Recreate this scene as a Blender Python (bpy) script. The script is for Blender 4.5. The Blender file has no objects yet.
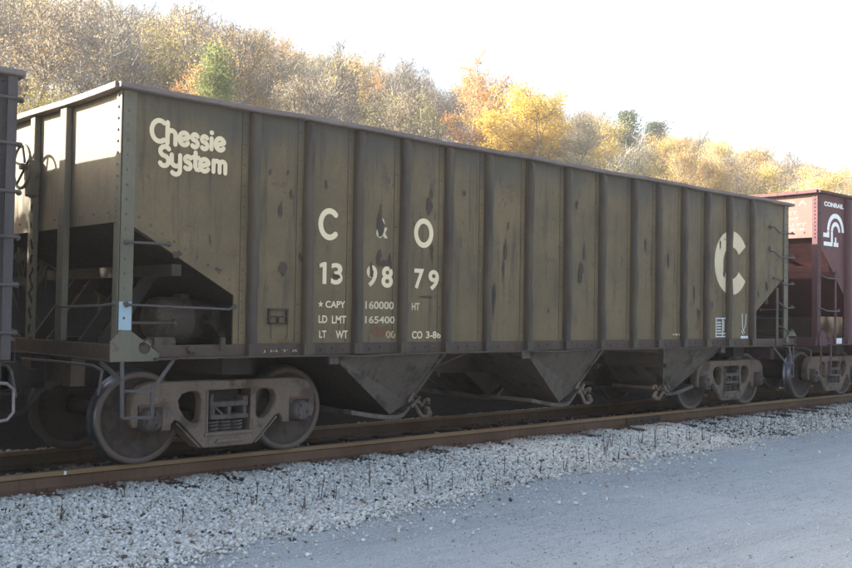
import bpy, math, random
import numpy as np
from mathutils import Vector, Matrix
random.seed(7)
R = math.radians
scn = bpy.context.scene
COL = scn.collection

# ---------------------------------------------------------------- camera, sky, sun, exposure
CAM_F, CAM_YAW, CAM_PIT, CAM_ROLL, CAM_H, CAM_D = 1000.4853, 0.8173, 0.0295, 0.0159, 1.5356, 10.0183
cam = bpy.data.cameras.new('camera'); cam_o = bpy.data.objects.new('camera', cam); COL.objects.link(cam_o)
cam.sensor_width = 36.0; cam.lens = CAM_F / 852 * 36; cam.clip_start = .1; cam.clip_end = 6000
_c, _s = math.cos(CAM_YAW), math.sin(CAM_YAW)
_fw = Vector((_c*math.cos(CAM_PIT), _s*math.cos(CAM_PIT), math.sin(CAM_PIT)))
_rt = Vector((_s, -_c, 0)); _up = _rt.cross(_fw)
_r2 = _rt*math.cos(CAM_ROLL) + _up*math.sin(CAM_ROLL); _u2 = _up*math.cos(CAM_ROLL) - _rt*math.sin(CAM_ROLL)
M = Matrix((_r2, _u2, -_fw)).transposed().to_4x4(); M.translation = Vector((0, -CAM_D, CAM_H))
cam_o.matrix_world = M
scn.camera = cam_o
scn.cycles.use_adaptive_sampling = False
scn.cycles.denoising_prefilter = 'ACCURATE'

SUN_AZ, SUN_EL = 50.0, 22.7          # degrees from the -X track direction towards +Y; elevation
sun_dir = Vector((-math.cos(R(SUN_AZ))*math.cos(R(SUN_EL)), math.sin(R(SUN_AZ))*math.cos(R(SUN_EL)), math.sin(R(SUN_EL))))
world = bpy.data.worlds.new('World'); scn.world = world; world.use_nodes = True
wn = world.node_tree; wn.nodes.clear()
sky = wn.nodes.new('ShaderNodeTexSky'); sky.sky_type = 'NISHITA'; sky.sun_disc = False
sky.sun_elevation = R(SUN_EL); sky.sun_rotation = math.atan2(sun_dir.x, sun_dir.y)
sky.air_density = 1.0; sky.dust_density = 5.0; sky.ozone_density = 1.0
bgn = wn.nodes.new('ShaderNodeBackground'); bgn.inputs[1].default_value = 0.085
wo = wn.nodes.new('ShaderNodeOutputWorld')
wn.links.new(sky.outputs[0], bgn.inputs[0]); wn.links.new(bgn.outputs[0], wo.inputs[0])
sl = bpy.data.lights.new('sun', 'SUN'); sl.energy = 5.0; sl.angle = R(.6); sl.color = (1, .92, .80)
so = bpy.data.objects.new('sun', sl); COL.objects.link(so)
so.rotation_euler = (-sun_dir).to_track_quat('-Z', 'Y').to_euler()
so.location = (-20, 30, 30)
scn.view_settings.view_transform = 'Standard'; scn.view_settings.look = 'None'
scn.view_settings.gamma = 1; scn.view_settings.use_curve_mapping = False
scn.view_settings.exposure = 2.7

# ---------------------------------------------------------------- materials
def nmat(name):
    m = bpy.data.materials.new(name); m.use_nodes = True
    nt = m.node_tree; nt.nodes.clear()
    out = nt.nodes.new('ShaderNodeOutputMaterial'); b = nt.nodes.new('ShaderNodeBsdfPrincipled')
    nt.links.new(b.outputs[0], out.inputs[0]); b.inputs['Specular IOR Level'].default_value = .14
    return m, nt, b, out
def N(nt, t, **kw):
    n = nt.nodes.new(t)
    for k, v in kw.items():
        if k.startswith('i_'):
            n.inputs[k[2:].replace('_', ' ')].default_value = v
        else: setattr(n, k, v)
    return n
def coords(nt, scale=(1, 1, 1), kind='Object'):
    tc = N(nt, 'ShaderNodeTexCoord'); mp = N(nt, 'ShaderNodeMapping'); mp.inputs['Scale'].default_value = scale
    nt.links.new(tc.outputs[kind], mp.inputs[0]); return mp.outputs[0]
def noise(nt, vec, scale, detail=4, rough=.6):
    n = N(nt, 'ShaderNodeTexNoise'); n.inputs['Scale'].default_value = scale; n.inputs['Detail'].default_value = detail
    n.inputs['Roughness'].default_value = rough; nt.links.new(vec, n.inputs['Vector']); return n.outputs[0]
def ramp(nt, fac, a, b, va=0., vb=1.):
    n = N(nt, 'ShaderNodeMapRange'); n.interpolation_type = 'SMOOTHSTEP'
    n.inputs[1].default_value = a; n.inputs[2].default_value = b; n.inputs[3].default_value = va; n.inputs[4].default_value = vb
    nt.links.new(fac, n.inputs[0]); return n.outputs[0]
def mix(nt, fac, a, b):
    n = N(nt, 'ShaderNodeMix', data_type='RGBA')
    if isinstance(fac, (int, float)): n.inputs[0].default_value = fac
    else: nt.links.new(fac, n.inputs[0])
    for i, v in ((6, a), (7, b)):
        if isinstance(v, tuple): n.inputs[i].default_value = (*v, 1)
        else: nt.links.new(v, n.inputs[i])
    return n.outputs[2]
def math_n(nt, op, a, b=None):
    n = N(nt, 'ShaderNodeMath', operation=op)
    for i, v in ((0, a), (1, b)):
        if v is None: continue
        if isinstance(v, (int, float)): n.inputs[i].default_value = v
        else: nt.links.new(v, n.inputs[i])
    return n.outputs[0]
def bump(nt, b, h, strength=.3, dist=.01):
    n = N(nt, 'ShaderNodeBump'); n.inputs['Strength'].default_value = strength; n.inputs['Distance'].default_value = dist
    nt.links.new(h, n.inputs['Height']); nt.links.new(n.outputs[0], b.inputs['Normal'])

def weathered(name, base, alt, dirt, rust, rough=.65, streak=.55, spots=.5, top_band=None, metallic=0., low_rust=None, dent=0., speck=None):
    """old paint or rusty steel: blotches, run-down streaks, rust specks, an irregular sooty band under the rim"""
    m, nt, b, out = nmat(name)
    v = coords(nt); vs = coords(nt, (5, 5, .45))
    n1 = noise(nt, v, 1.3, 5, .6); n2 = noise(nt, vs, 2.2, 5, .65); n3 = noise(nt, v, 22, 4, .7); n4 = noise(nt, v, 75, 3, .6)
    n5 = noise(nt, v, 5.5, 5, .7)
    col = mix(nt, ramp(nt, n1, .35, .68), base, alt)
    col = mix(nt, math_n(nt, 'MULTIPLY', ramp(nt, n2, .50, .75), streak), col, dirt)
    col = mix(nt, math_n(nt, 'MULTIPLY', ramp(nt, n5, .60, .72), spots), col, rust)
    col = mix(nt, math_n(nt, 'MULTIPLY', ramp(nt, n3, .63, .70), spots), col, rust)
    col = mix(nt, math_n(nt, 'MULTIPLY', ramp(nt, n4, .35, .7), .22), col, dirt)
    if speck:
        col = mix(nt, math_n(nt, 'MULTIPLY', ramp(nt, noise(nt, v, 130, 2), .56, .68), .7), col, speck)
        col = mix(nt, math_n(nt, 'MULTIPLY', ramp(nt, noise(nt, v, 3.2, 4), .52, .66), .75), col, dirt)
    if top_band or low_rust:
        sx = N(nt, 'ShaderNodeSeparateXYZ'); nt.links.new(v, sx.inputs[0])
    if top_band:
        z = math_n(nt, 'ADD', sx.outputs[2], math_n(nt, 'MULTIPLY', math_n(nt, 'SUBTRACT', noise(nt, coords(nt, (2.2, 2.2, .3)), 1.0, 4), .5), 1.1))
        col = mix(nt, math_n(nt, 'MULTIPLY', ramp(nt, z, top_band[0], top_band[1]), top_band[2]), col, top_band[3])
    if low_rust:
        z = math_n(nt, 'ADD', sx.outputs[2], math_n(nt, 'MULTIPLY', math_n(nt, 'SUBTRACT', noise(nt, coords(nt, (3, 3, 1)), 1.6, 4), .5), 1.6))
        col = mix(nt, math_n(nt, 'MULTIPLY', ramp(nt, z, low_rust[0], low_rust[1], 1, 0), low_rust[2]), col, low_rust[3])
    nt.links.new(col, b.inputs['Base Color'])
    nt.links.new(ramp(nt, n3, .3, .7, rough-.08, rough+.15), b.inputs['Roughness'])
    b.inputs['Metallic'].default_value = metallic
    hb = math_n(nt, 'ADD', math_n(nt, 'MULTIPLY', n1, 1.6), math_n(nt, 'MULTIPLY', n3, .14))
    if dent:   # oil-canned plate: broad shallow dents
        sc = noise(nt, coords(nt, (2.6, 2.6, .9)), 2.4, 6, .72); sm = math_n(nt, 'MULTIPLY', ramp(nt, sc, .625, .655), .6)
        col = mix(nt, sm, col, (.062, .052, .054))
        rs = noise(nt, coords(nt, (1.7, 1.7, 1.1)), 3.1, 6, .74); col = mix(nt, math_n(nt, 'MULTIPLY', ramp(nt, rs, .63, .69), .55), col, (.125, .068, .038))
        nt.links.new(col, b.inputs['Base Color'])
        hb = math_n(nt, 'ADD', hb, math_n(nt, 'MULTIPLY', noise(nt, coords(nt, (1.6, 1, 1)), 1.7, 2, .4), 2.2*dent))
    bump(nt, b, hb, .35 if not dent else .6, .03)
    return m

BLUEGREY = (.085, .088, .095)
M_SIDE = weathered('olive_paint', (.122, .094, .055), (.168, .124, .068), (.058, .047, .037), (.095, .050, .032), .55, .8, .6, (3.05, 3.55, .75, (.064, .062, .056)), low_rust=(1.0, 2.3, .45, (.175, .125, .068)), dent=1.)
M_POST = weathered('post_paint', (.092, .073, .050), (.066, .052, .044), (.036, .030, .028), (.115, .062, .036), .5, .8, .8)
M_SILL = weathered('sill_paint', (.070, .050, .042), (.095, .068, .048), (.04, .034, .034), (.15, .07, .035), .65, .5, .9)
M_CHORD = weathered('chord_steel', (.15, .118, .108), (.19, .155, .14), (.09, .075, .075), (.16, .09, .06), .6, .4, .6)
M_END = weathered('end_paint', (.145, .132, .095), (.185, .155, .11), (.09, .078, .064), (.15, .09, .055), .6, .5, .6)
M_EPOST = weathered('corner_paint', (.125, .115, .082), (.165, .145, .105), (.075, .07, .068), (.12, .07, .05), .6, .5, .8)
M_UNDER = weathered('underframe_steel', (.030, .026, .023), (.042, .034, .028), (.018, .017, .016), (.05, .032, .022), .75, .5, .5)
M_SLOPE = weathered('slope_steel', (.045, .037, .031), (.062, .050, .040), (.025, .022, .020), (.07, .045, .03), .75, .5, .5)
M_CHUTE = weathered('chute_steel', (.100, .080, .064), (.140, .112, .088), (.040, .035, .032), (.11, .068, .042), .5, .7, .8, speck=(.18, .15, .125))
M_TRUCK = weathered('cast_steel', (.150, .104, .076), (.195, .145, .110), (.060, .045, .036), (.15, .075, .045), .75, .6, .7, speck=(.27, .23, .20))
M_CAP = weathered('greasy_casting', (.075, .060, .052), (.115, .09, .078), (.030, .026, .024), (.10, .05, .035), .6, .7, .7, speck=(.16, .13, .115))
M_CAPRED = weathered('red_marked_casting', (.13, .075, .06), (.15, .06, .05), (.06, .045, .04), (.18, .05, .04), .7, .5, .8)
M_WHEEL = weathered('wheel_steel', (.078, .053, .042), (.105, .074, .058), (.035, .030, .028), (.10, .055, .038), .65, .5, .6, speck=(.13, .105, .09))
M_RIM = weathered('rim_steel', (.125, .09, .07), (.165, .125, .10), (.07, .055, .048), (.18, .12, .09), .6, .3, .4)
M_IRON = weathered('grab_iron_steel', (.105, .09, .085), (.085, .074, .07), (.05, .046, .046), (.16, .09, .06), .6, .4, .6)
M_RUST = weathered('bare_rust', (.060, .050, .042), (.085, .060, .042), (.045, .038, .036), (.12, .062, .036), .75, .5, .8)
M_BLUE = weathered('pale_blue_paint', (.30, .40, .45), (.33, .42, .46), (.25, .27, .28), (.16, .11, .08), .5, .3, .3)
M_RAIL = weathered('rusty_rail', (.12, .066, .041), (.17, .10, .064), (.06, .038, .029), (.19, .09, .05), .8, .6, .8)
M_RAILTOP = weathered('rail_head', (.23, .135, .065), (.25, .155, .085), (.13, .09, .07), (.22, .12, .06), .55, .3, .5)
M_WOOD = weathered('creosoted_wood', (.050, .042, .038), (.07, .058, .05), (.04, .035, .033), (.08, .06, .05), .9, .3, .3)
M_RED = weathered('brown_red_paint', (.118, .052, .053), (.140, .066, .064), (.10, .045, .045), (.12, .05, .04), .6, .5, .5)
M_REDEND = weathered('faded_red_paint', (.150, .088, .078), (.175, .112, .098), (.10, .06, .052), (.12, .06, .045), .65, .5, .5)
M_REDDK = weathered('dark_brown_red_paint', (.105, .052, .056), (.085, .045, .05), (.055, .034, .04), (.10, .05, .04), .65, .5, .6)
M_LEFT = weathered('dark_brown_paint', (.085, .073, .071), (.065, .058, .060), (.04, .037, .040), (.13, .075, .055), .6, .6, .7)
def steel(name, c, rough, metal):
    m, nt, b, o = nmat(name); v = coords(nt)
    nt.links.new(mix(nt, ramp(nt, noise(nt, v, 9, 4), .35, .7), c, tuple(x*.6 for x in c)), b.inputs['Base Color'])
    b.inputs['Roughness'].default_value = rough; b.inputs['Metallic'].default_value = metal; return m
M_TREAD = steel('polished_tread', (.20, .21, .23), .32, .85)
M_GALV = steel('bright_rod', (.26, .21, .20), .5, .3)
def lettering(name, col, wear, under, scale=14.):
    m, nt, b, o = nmat(name); v = coords(nt)
    n1 = noise(nt, v, scale, 5, .75); n2 = noise(nt, coords(nt, (3, 3, .5)), 5, 4)
    c = mix(nt, math_n(nt, 'MULTIPLY', ramp(nt, n2, .45, .75), .35), col, tuple(x*.72 for x in col))
    c = mix(nt, ramp(nt, n1, .74-wear*.45, .80-wear*.45), c, under)
    nt.links.new(c, b.inputs['Base Color']); b.inputs['Roughness'].default_value = .6; return m
M_CREAM = lettering('cream_lettering', (.72, .59, .39), .19, (.16, .14, .09))
M_EMB = lettering('faded_cream_emblem', (.60, .50, .34), .24, (.13, .085, .05), 7)
M_CREAMW = lettering('worn_cream_lettering', (.56, .48, .33), .30, (.15, .12, .085), 26)
M_YELW = lettering('faded_yellow_lettering', (.42, .33, .17), .40, (.12, .085, .06), 30)
M_WHITE = lettering('white_lettering', (.80, .79, .77), .12, (.35, .20, .19))
M_WHITEW = lettering('worn_white_lettering', (.30, .17, .155), .42, (.14, .06, .058), 24)
M_PAPER = lettering('white_marking', (.66, .68, .68), .22, (.22, .21, .19), 30)

# ---------------------------------------------------------------- mesh helpers
class MB:
    """collects simple solids in world metres and links them as ONE mesh object"""
    def __init__(self): self.v = []; self.f = []; self.mi = []; self.sm = []
    def add(self, vs, fs, mi=0, smooth=False):
        o = len(self.v); self.v += [tuple(p) for p in vs]
        self.f += [tuple(i+o for i in f) for f in fs]; self.mi += [mi]*len(fs); self.sm += [smooth]*len(fs)
    def box(self, x0, x1, y0, y1, z0, z1, mi=0):
        vs = [(x, y, z) for x in (x0, x1) for y in (y0, y1) for z in (z0, z1)]
        self.add(vs, [(0, 1, 3, 2), (4, 6, 7, 5), (0, 4, 5, 1), (2, 3, 7, 6), (0, 2, 6, 4), (1, 5, 7, 3)], mi)
    def hexa(self, a, b, mi=0):
        """solid between two matching polygons a and b"""
        n = len(a); fs = [tuple(range(n))[::-1], tuple(range(n, 2*n))] + [(i, (i+1) % n, n+(i+1) % n, n+i) for i in range(n)]
        self.add(list(a)+list(b), fs, mi)
    def prism(self, poly, y0, y1, mi=0):
        self.hexa([(x, y0, z) for x, z in poly], [(x, y1, z) for x, z in poly], mi)
    def prism_x(self, poly, x0, x1, mi=0):
        self.hexa([(x0, y, z) for y, z in poly], [(x1, y, z) for y, z in poly], mi)
    def slab(self, quad, t, mi=0):
        q = [Vector(p) for p in quad]; n = (q[1]-q[0]).cross(q[2]-q[0]).normalized()*t
        self.hexa(q, [p+n for p in q], mi)
    def tube(self, pts, r, n=8, mi=0, r2=None, smooth=True):
        P = [Vector(p) for p in pts]; k = len(P); vs = []; fs = []
        ref = None
        for i, p in enumerate(P):
            d = (P[min(i+1, k-1)]-P[max(i-1, 0)]).normalized()
            if ref is None:
                ref = d.cross(Vector((0, 0, 1)));
                if ref.length < .05: ref = d.cross(Vector((1, 0, 0)))
            a = (ref - d*ref.dot(d)).normalized(); b = d.cross(a); ref = a
            rr = r if r2 is None else r+(r2-r)*i/(k-1)
            for j in range(n):
                t = 2*math.pi*j/n; vs.append(p + a*math.cos(t)*rr + b*math.sin(t)*rr)
        for i in range(k-1):
            for j in range(n):
                fs.append((i*n+j, i*n+(j+1) % n, (i+1)*n+(j+1) % n, (i+1)*n+j))
        self.add(vs, fs, mi, smooth)
        self.add(vs[:n], [tuple(range(n))[::-1]], mi); self.add(vs[-n:], [tuple(range(n))], mi)
    def bar(self, p, q, w, t, side=(0, 1, 0), mi=0):
        """flat bar from p to q, width w across, thickness t along side"""
        p, q = Vector(p), Vector(q); d = (q-p).normalized(); s = Vector(side); s = (s-d*s.dot(d)).normalized(); u = d.cross(s)
        c = [u*(w/2)*a + s*(t/2)*b for a, b in ((-1, -1), (1, -1), (1, 1), (-1, 1))]
        self.hexa([p+x for x in c], [q+x for x in c], mi)
    def lathe_y(self, prof, cx, cz, n=32, mis=None, smooth=True):
        """profile of (radius, y) spun round the y axis through (cx, cz)"""
        k = len(prof); vs = []
        for r, y in prof:
            for j in range(n):
                t = 2*math.pi*j/n; vs.append((cx+r*math.cos(t), y, cz+r*math.sin(t)))
        for i in range(k-1):
            fs = [(i*n+j, i*n+(j+1) % n, (i+1)*n+(j+1) % n, (i+1)*n+j) for j in range(n)]
            o = len(self.v)
            if i == 0: self.v += [tuple(p) for p in vs]; base = o
            self.f += [tuple(q+base for q in f) for f in fs]; self.mi += [mis[i] if mis else 0]*n; self.sm += [smooth]*n
    def cyl(self, p, q, r, n=16, mi=0): self.tube([p, q], r, n, mi)
    def rivet(self, x, y, z, ny=-1, r=.014, ax='y'):
        vs = []; fs = []
        for rr, h in ((1., 0.), (.72, .55), (.0, .8)):
            for j in range(6):
                t = math.pi*j/3; a, b = rr*r*math.cos(t), rr*r*math.sin(t)
                vs.append((x+a, y+ny*h*r, z+b) if ax == 'y' else (x+ny*h*r, y+a, z+b))
        for i in range(2):
            for j in range(6): fs.append((i*6+j, i*6+(j+1) % 6, (i+1)*6+(j+1) % 6, (i+1)*6+j))
        self.add(vs, fs, 0, True)
    def blob(self, c, rad, n=8, mi=0):
        vs = []; fs = []
        for i in range(n//2+1):
            ph = math.pi*i/(n//2)
            for j in range(n):
                t = 2*math.pi*j/n; vs.append((c[0]+rad[0]*math.sin(ph)*math.cos(t), c[1]+rad[1]*math.sin(ph)*math.sin(t), c[2]+rad[2]*math.cos(ph)))
        for i in range(n//2):
            for j in range(n): fs.append((i*n+j, i*n+(j+1) % n, (i+1)*n+(j+1) % n, (i+1)*n+j))
        self.add(vs, fs, mi, True)
    def mesh(self, name, mats, origin=(0, 0, 0)):
        me = bpy.data.meshes.new(name); ox, oy, oz = origin
        me.from_pydata([(a-ox, b-oy, c-oz) for a, b, c in self.v], [], self.f)
        for m in (mats if isinstance(mats, (list, tuple)) else [mats]): me.materials.append(m)
        me.polygons.foreach_set('material_index', self.mi); me.polygons.foreach_set('use_smooth', self.sm); me.update()
        import bmesh
        bm = bmesh.new(); bm.from_mesh(me); bmesh.ops.recalc_face_normals(bm, faces=bm.faces); bm.to_mesh(me); bm.free()
        return me
    def build(self, name, mats, parent=None, bevel=0):
        o = (0, 0, 0)
        p = parent
        while p is not None and p.parent is not None: p = p.parent
        if p is not None: o = tuple(p.location)
        ob = bpy.data.objects.new(name, self.mesh(name, mats, o)); COL.objects.link(ob); ob.parent = parent
        if bevel:
            b = ob.modifiers.new('bevel', 'BEVEL'); b.width = bevel; b.segments = 2; b.limit_method = 'ANGLE'; b.angle_limit = R(40)
        return ob

def thing(name, label, cat, loc=(0, 0, 0), group=None):
    o = bpy.data.objects.new(name, None); COL.objects.link(o); o.location = loc; o.empty_display_size = .2
    return tag(o, label, cat, group)
def tag(o, label, cat, group=None):
    o['label'] = label; o['category'] = cat
    if group: o['group'] = group
    return o
def struct(o, kind='structure'): o['kind'] = kind; return o
def copy_tree(o, parent=None):
    c = o.copy(); COL.objects.link(c); c.parent = parent
    for ch in o.children: copy_tree(ch, c)
    return c

def fill_curve(splines, depth, bevel, at, mat, name, parent, plane='xz', smooth_all=False):
    """closed 2-D outlines (holes included) extruded into one solid; lies in x-z facing -y"""
    cu = bpy.data.curves.new('tmp', 'CURVE'); cu.dimensions = '2D'; cu.fill_mode = 'BOTH'; cu.extrude = max(depth/2-bevel, .0002); cu.bevel_depth = bevel; cu.bevel_resolution = 1
    if bevel: cu.offset = -bevel
    for pts in splines:
        s = cu.splines.new('POLY'); s.points.add(len(pts)-1); s.use_cyclic_u = True
        for p, (x, z) in zip(s.points, pts): p.co = (x, z, 0, 1)
    return curve_mesh(cu, at, mat, name, parent, plane)
def curve_mesh(cu, at, mat, name, parent, plane='xz'):
    to = bpy.data.objects.new('tmp', cu); COL.objects.link(to)
    bpy.context.view_layer.update()
    me = bpy.data.meshes.new_from_object(to.evaluated_get(bpy.context.evaluated_depsgraph_get()))
    bpy.data.objects.remove(to); bpy.data.curves.remove(cu)
    p = parent; o = Vector((0, 0, 0))
    while p is not None and p.parent is not None: p = p.parent
    if p is not None: o = Vector(p.location)
    mt = Matrix.Translation(Vector(at)-o) @ (Matrix.Rotation(R(90), 4, 'X') if plane == 'xz' else Matrix.Rotation(R(-90), 4, 'Z') @ Matrix.Rotation(R(90), 4, 'X'))
    me.transform(mt); me.materials.clear(); me.materials.append(mat); me.name = name
    ob = bpy.data.objects.new(name, me); COL.objects.link(ob); ob.parent = parent
    return ob
def text(s, x0, x1, z0, z1, y, mat, parent, name='lettering', bold=0., plane='xz', thick=.002):
    """built-in face, stretched to fill the box x0..x1, z0..z1 on the plane y (or, plane 'yz', on the plane x=y)"""
    cu = bpy.data.curves.new('tmp', 'FONT'); cu.body = s; cu.size = 1; cu.extrude = 0; cu.offset = bold; cu.resolution_u = 4
    to = bpy.data.objects.new('tmp', cu); COL.objects.link(to); bpy.context.view_layer.update()
    me = bpy.data.meshes.new_from_object(to.evaluated_get(bpy.context.evaluated_depsgraph_get()))
    bpy.data.objects.remove(to); bpy.data.curves.remove(cu)
    co = np.zeros(len(me.vertices)*3); me.vertices.foreach_get('co', co); co = co.reshape(-1, 3)
    mn, mx = co.min(0), co.max(0)
    u = (co[:, 0]-mn[0])/(mx[0]-mn[0]); w = (co[:, 1]-mn[1])/(mx[1]-mn[1])
    p = parent; o = (0, 0, 0)
    while p is not None and p.parent is not None: p = p.parent
    if p is not None: o = tuple(p.location)
    new = np.zeros_like(co)
    if plane == 'xz': new[:, 0] = x0+(x1-x0)*u; new[:, 1] = y
    else: new[:, 1] = x0+(x1-x0)*u; new[:, 0] = y
    new[:, 2] = z0+(z1-z0)*w
    new -= np.array(o); me.vertices.foreach_set('co', new.ravel()); me.update()
    me.materials.clear(); me.materials.append(mat); me.name = name
    ob = bpy.data.objects.new(name, me); COL.objects.link(ob); ob.parent = parent
    me.polygons.foreach_set('use_smooth', [False]*len(me.polygons))
    return ob
def strokes(mb, lines, w, y, t=.002):
    """lettering drawn as round-ended strokes of width w on the plane y; each stroke a list of (x, z)"""
    eps = 0
    for pts in lines:
        P = [Vector((a, b)) for a, b in pts]; L = []; Rr = []
        n = len(P); yy = y - eps; eps += .0005
        for i, p in enumerate(P):
            d = (P[min(i+1, n-1)]-P[max(i-1, 0)]).normalized(); q = Vector((-d.y, d.x))*w/2
            L.append(p+q); Rr.append(p-q)
        # round end caps
        def cap(p, d):
            a0 = math.atan2(d.x, -d.y)
            return [p+Vector((math.cos(a0-math.pi*k/6), math.sin(a0-math.pi*k/6)))*w/2 for k in range(1, 6)]
        d0 = (P[0]-P[1]).normalized(); d1 = (P[-1]-P[-2]).normalized()
        vs = []; fs = []
        for a, b in zip(L, Rr): vs += [a, b]
        for i in range(n-1): fs.append((2*i, 2*i+1, 2*i+3, 2*i+2))
        k = len(vs); c = cap(P[-1], d1); vs += c; fs.append((2*n-2, *range(k, k+5), 2*n-1))
        k = len(vs); c = cap(P[0], d0); vs += c; fs.append((1, *range(k, k+5), 0))
        mb.add([(a.x, yy, a.y) for a in vs], fs)
def arc(cx, cz, rx, rz, a0, a1, n=14):
    return [(cx+rx*math.cos(R(a0+(a1-a0)*i/n)), cz+rz*math.sin(R(a0+(a1-a0)*i/n))) for i in range(n+1)]
def ring_sector(cx, cz, r0, r1, a0, a1, n=24, sx=1.):
    return [(cx+r1*sx*math.cos(R(a0+(a1-a0)*i/n)), cz+r1*math.sin(R(a0+(a1-a0)*i/n))) for i in range(n+1)] + \
           [(cx+r0*sx*math.cos(R(a1+(a0-a1)*i/n)), cz+r0*math.sin(R(a1+(a0-a1)*i/n))) for i in range(n+1)]

# ---------------------------------------------------------------- ground, hill, road, track bed
def sstep(a, b, x):
    t = np.clip((x-a)/(b-a), 0, 1); return t*t*(3-2*t)
def vnoise(x, y, s, seed=0):
    x = np.asarray(x, float)/s; y = np.asarray(y, float)/s
    xi = np.floor(x).astype(np.int64); yi = np.floor(y).astype(np.int64); fx = x-xi; fy = y-yi
    fx = fx*fx*(3-2*fx); fy = fy*fy*(3-2*fy)
    def h(a, b):
        n = (a*374761393 + b*668265263 + seed*1442695041) & 0x7fffffff
        n = ((n ^ (n >> 13))*1274126177) & 0x7fffffff
        return ((n ^ (n >> 16)) & 0xffff)/65535.
    return (h(xi, yi)*(1-fx)+h(xi+1, yi)*fx)*(1-fy)+(h(xi, yi+1)*(1-fx)+h(xi+1, yi+1)*fx)*fy
def hill_z(x, y):
    x = np.asarray(x, float); y = np.asarray(y, float)
    left = .22+.78*sstep(-30, 18, x)
    rise = np.clip((y-20)/65., 0, 1); z = 17.5*rise*left
    z = z*(1-.35*sstep(90, 200, y))
    blocker_bank = 3.5*np.clip((y-2.75)/1.7, 0, 1)+.25*(vnoise(x, y, 1.9, 13)-.5)*sstep(3, 4, y)  # unseen bank added to hold sun and sky light off the underframes
    far = 1-sstep(600, 1200, np.abs(x))
    return -.36 + (blocker_bank + z + 1.4*(vnoise(x, y, 17, 3)-.5)*sstep(12, 30, y))*far
def grid_mesh(name, xs, ys, zf, mats):
    X, Y = np.meshgrid(xs, ys, indexing='ij'); Z = zf(X, Y); nx, ny = X.shape
    co = np.stack([X, Y, Z], -1).reshape(-1, 3)
    i = np.arange(nx*ny).reshape(nx, ny); q = np.stack([i[:-1, :-1], i[1:, :-1], i[1:, 1:], i[:-1, 1:]], -1).reshape(-1, 4)
    return raw_mesh(name, co, q, mats, True)
def raw_mesh(name, co, faces, mats, smooth=False, parent=None, loc=None):
    k = faces.shape[1]; nf = len(faces); me = bpy.data.meshes.new(name)
    me.vertices.add(len(co)); me.vertices.foreach_set('co', np.asarray(co, np.float32).ravel())
    me.loops.add(nf*k); me.loops.foreach_set('vertex_index', faces.astype(np.int32).ravel())
    me.polygons.add(nf); me.polygons.foreach_set('loop_start', np.arange(0, nf*k, k, dtype=np.int32))
    try: me.polygons.foreach_set('loop_total', np.full(nf, k, np.int32))
    except Exception: pass
    if smooth: me.polygons.foreach_set('use_smooth', np.ones(nf, bool))
    me.update(calc_edges=True); me.validate()
    for m in (mats if isinstance(mats, (list, tuple)) else [mats]): me.materials.append(m)
    ob = bpy.data.objects.new(name, me); COL.objects.link(ob); ob.parent = parent
    if loc: ob.location = loc
    return ob
def ground_mat():
    m, nt, b, o = nmat('leaf_litter'); v = coords(nt)
    c = mix(nt, ramp(nt, noise(nt, v, .35, 5), .35, .7), (.10, .075, .045), (.065, .06, .03))
    c = mix(nt, ramp(nt, noise(nt, v, 6, 5, .7), .45, .7), c, (.16, .11, .06))
    sx = N(nt, 'ShaderNodeSeparateXYZ'); nt.links.new(v, sx.inputs[0])   # near-black painted in for the deep shade behind and below the train
    painted_shade = ramp(nt, math_n(nt, 'ADD', sx.outputs[1], noise(nt, v, .8, 4)), 9, 11.5, 1, 0)
    c = mix(nt, painted_shade, c, (.022, .020, .018))
    nt.links.new(c, b.inputs['Base Color']); b.inputs['Roughness'].default_value = .95; bump(nt, b, noise(nt, v, 5, 6, .7), .8, .2); return m
def road_mat():
    m, nt, b, o = nmat('gravel_road'); v = coords(nt)
    fine = noise(nt, v, 95, 4, .75); mid = noise(nt, v, 28, 4, .7); big = noise(nt, v, .55, 4)
    track = noise(nt, coords(nt, (.25, 3.2, 1)), 1.0, 4)
    c = mix(nt, ramp(nt, big, .35, .7), (.40, .425, .42), (.455, .475, .465))
    c = mix(nt, math_n(nt, 'MULTIPLY', ramp(nt, track, .5, .72), .45), c, (.32, .335, .33))
    crack = noise(nt, coords(nt, (.22, 2.6, 1)), 2.2, 5, .7)
    c = mix(nt, math_n(nt, 'MULTIPLY', ramp(nt, math_n(nt, 'ABSOLUTE', math_n(nt, 'SUBTRACT', crack, .5)), .0, .022, 1, 0), .38), c, (.17, .172, .17))
    c = mix(nt, math_n(nt, 'MULTIPLY', ramp(nt, noise(nt, v, 2.4, 5, .7), .48, .7), .35), c, (.33, .33, .32))
    c = mix(nt, ramp(nt, fine, .52, .66), c, (.56, .56, .55))
    c = mix(nt, ramp(nt, fine, .44, .34), c, (.12, .12, .125))
    c = mix(nt, math_n(nt, 'MULTIPLY', ramp(nt, mid, .60, .70), .6), c, (.16, .155, .15))
    nt.links.new(c, b.inputs['Base Color']); b.inputs['Roughness'].default_value = .9
    bump(nt, b, math_n(nt, 'ADD', fine, math_n(nt, 'MULTIPLY', mid, .7)), .9, .012); return m
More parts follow.
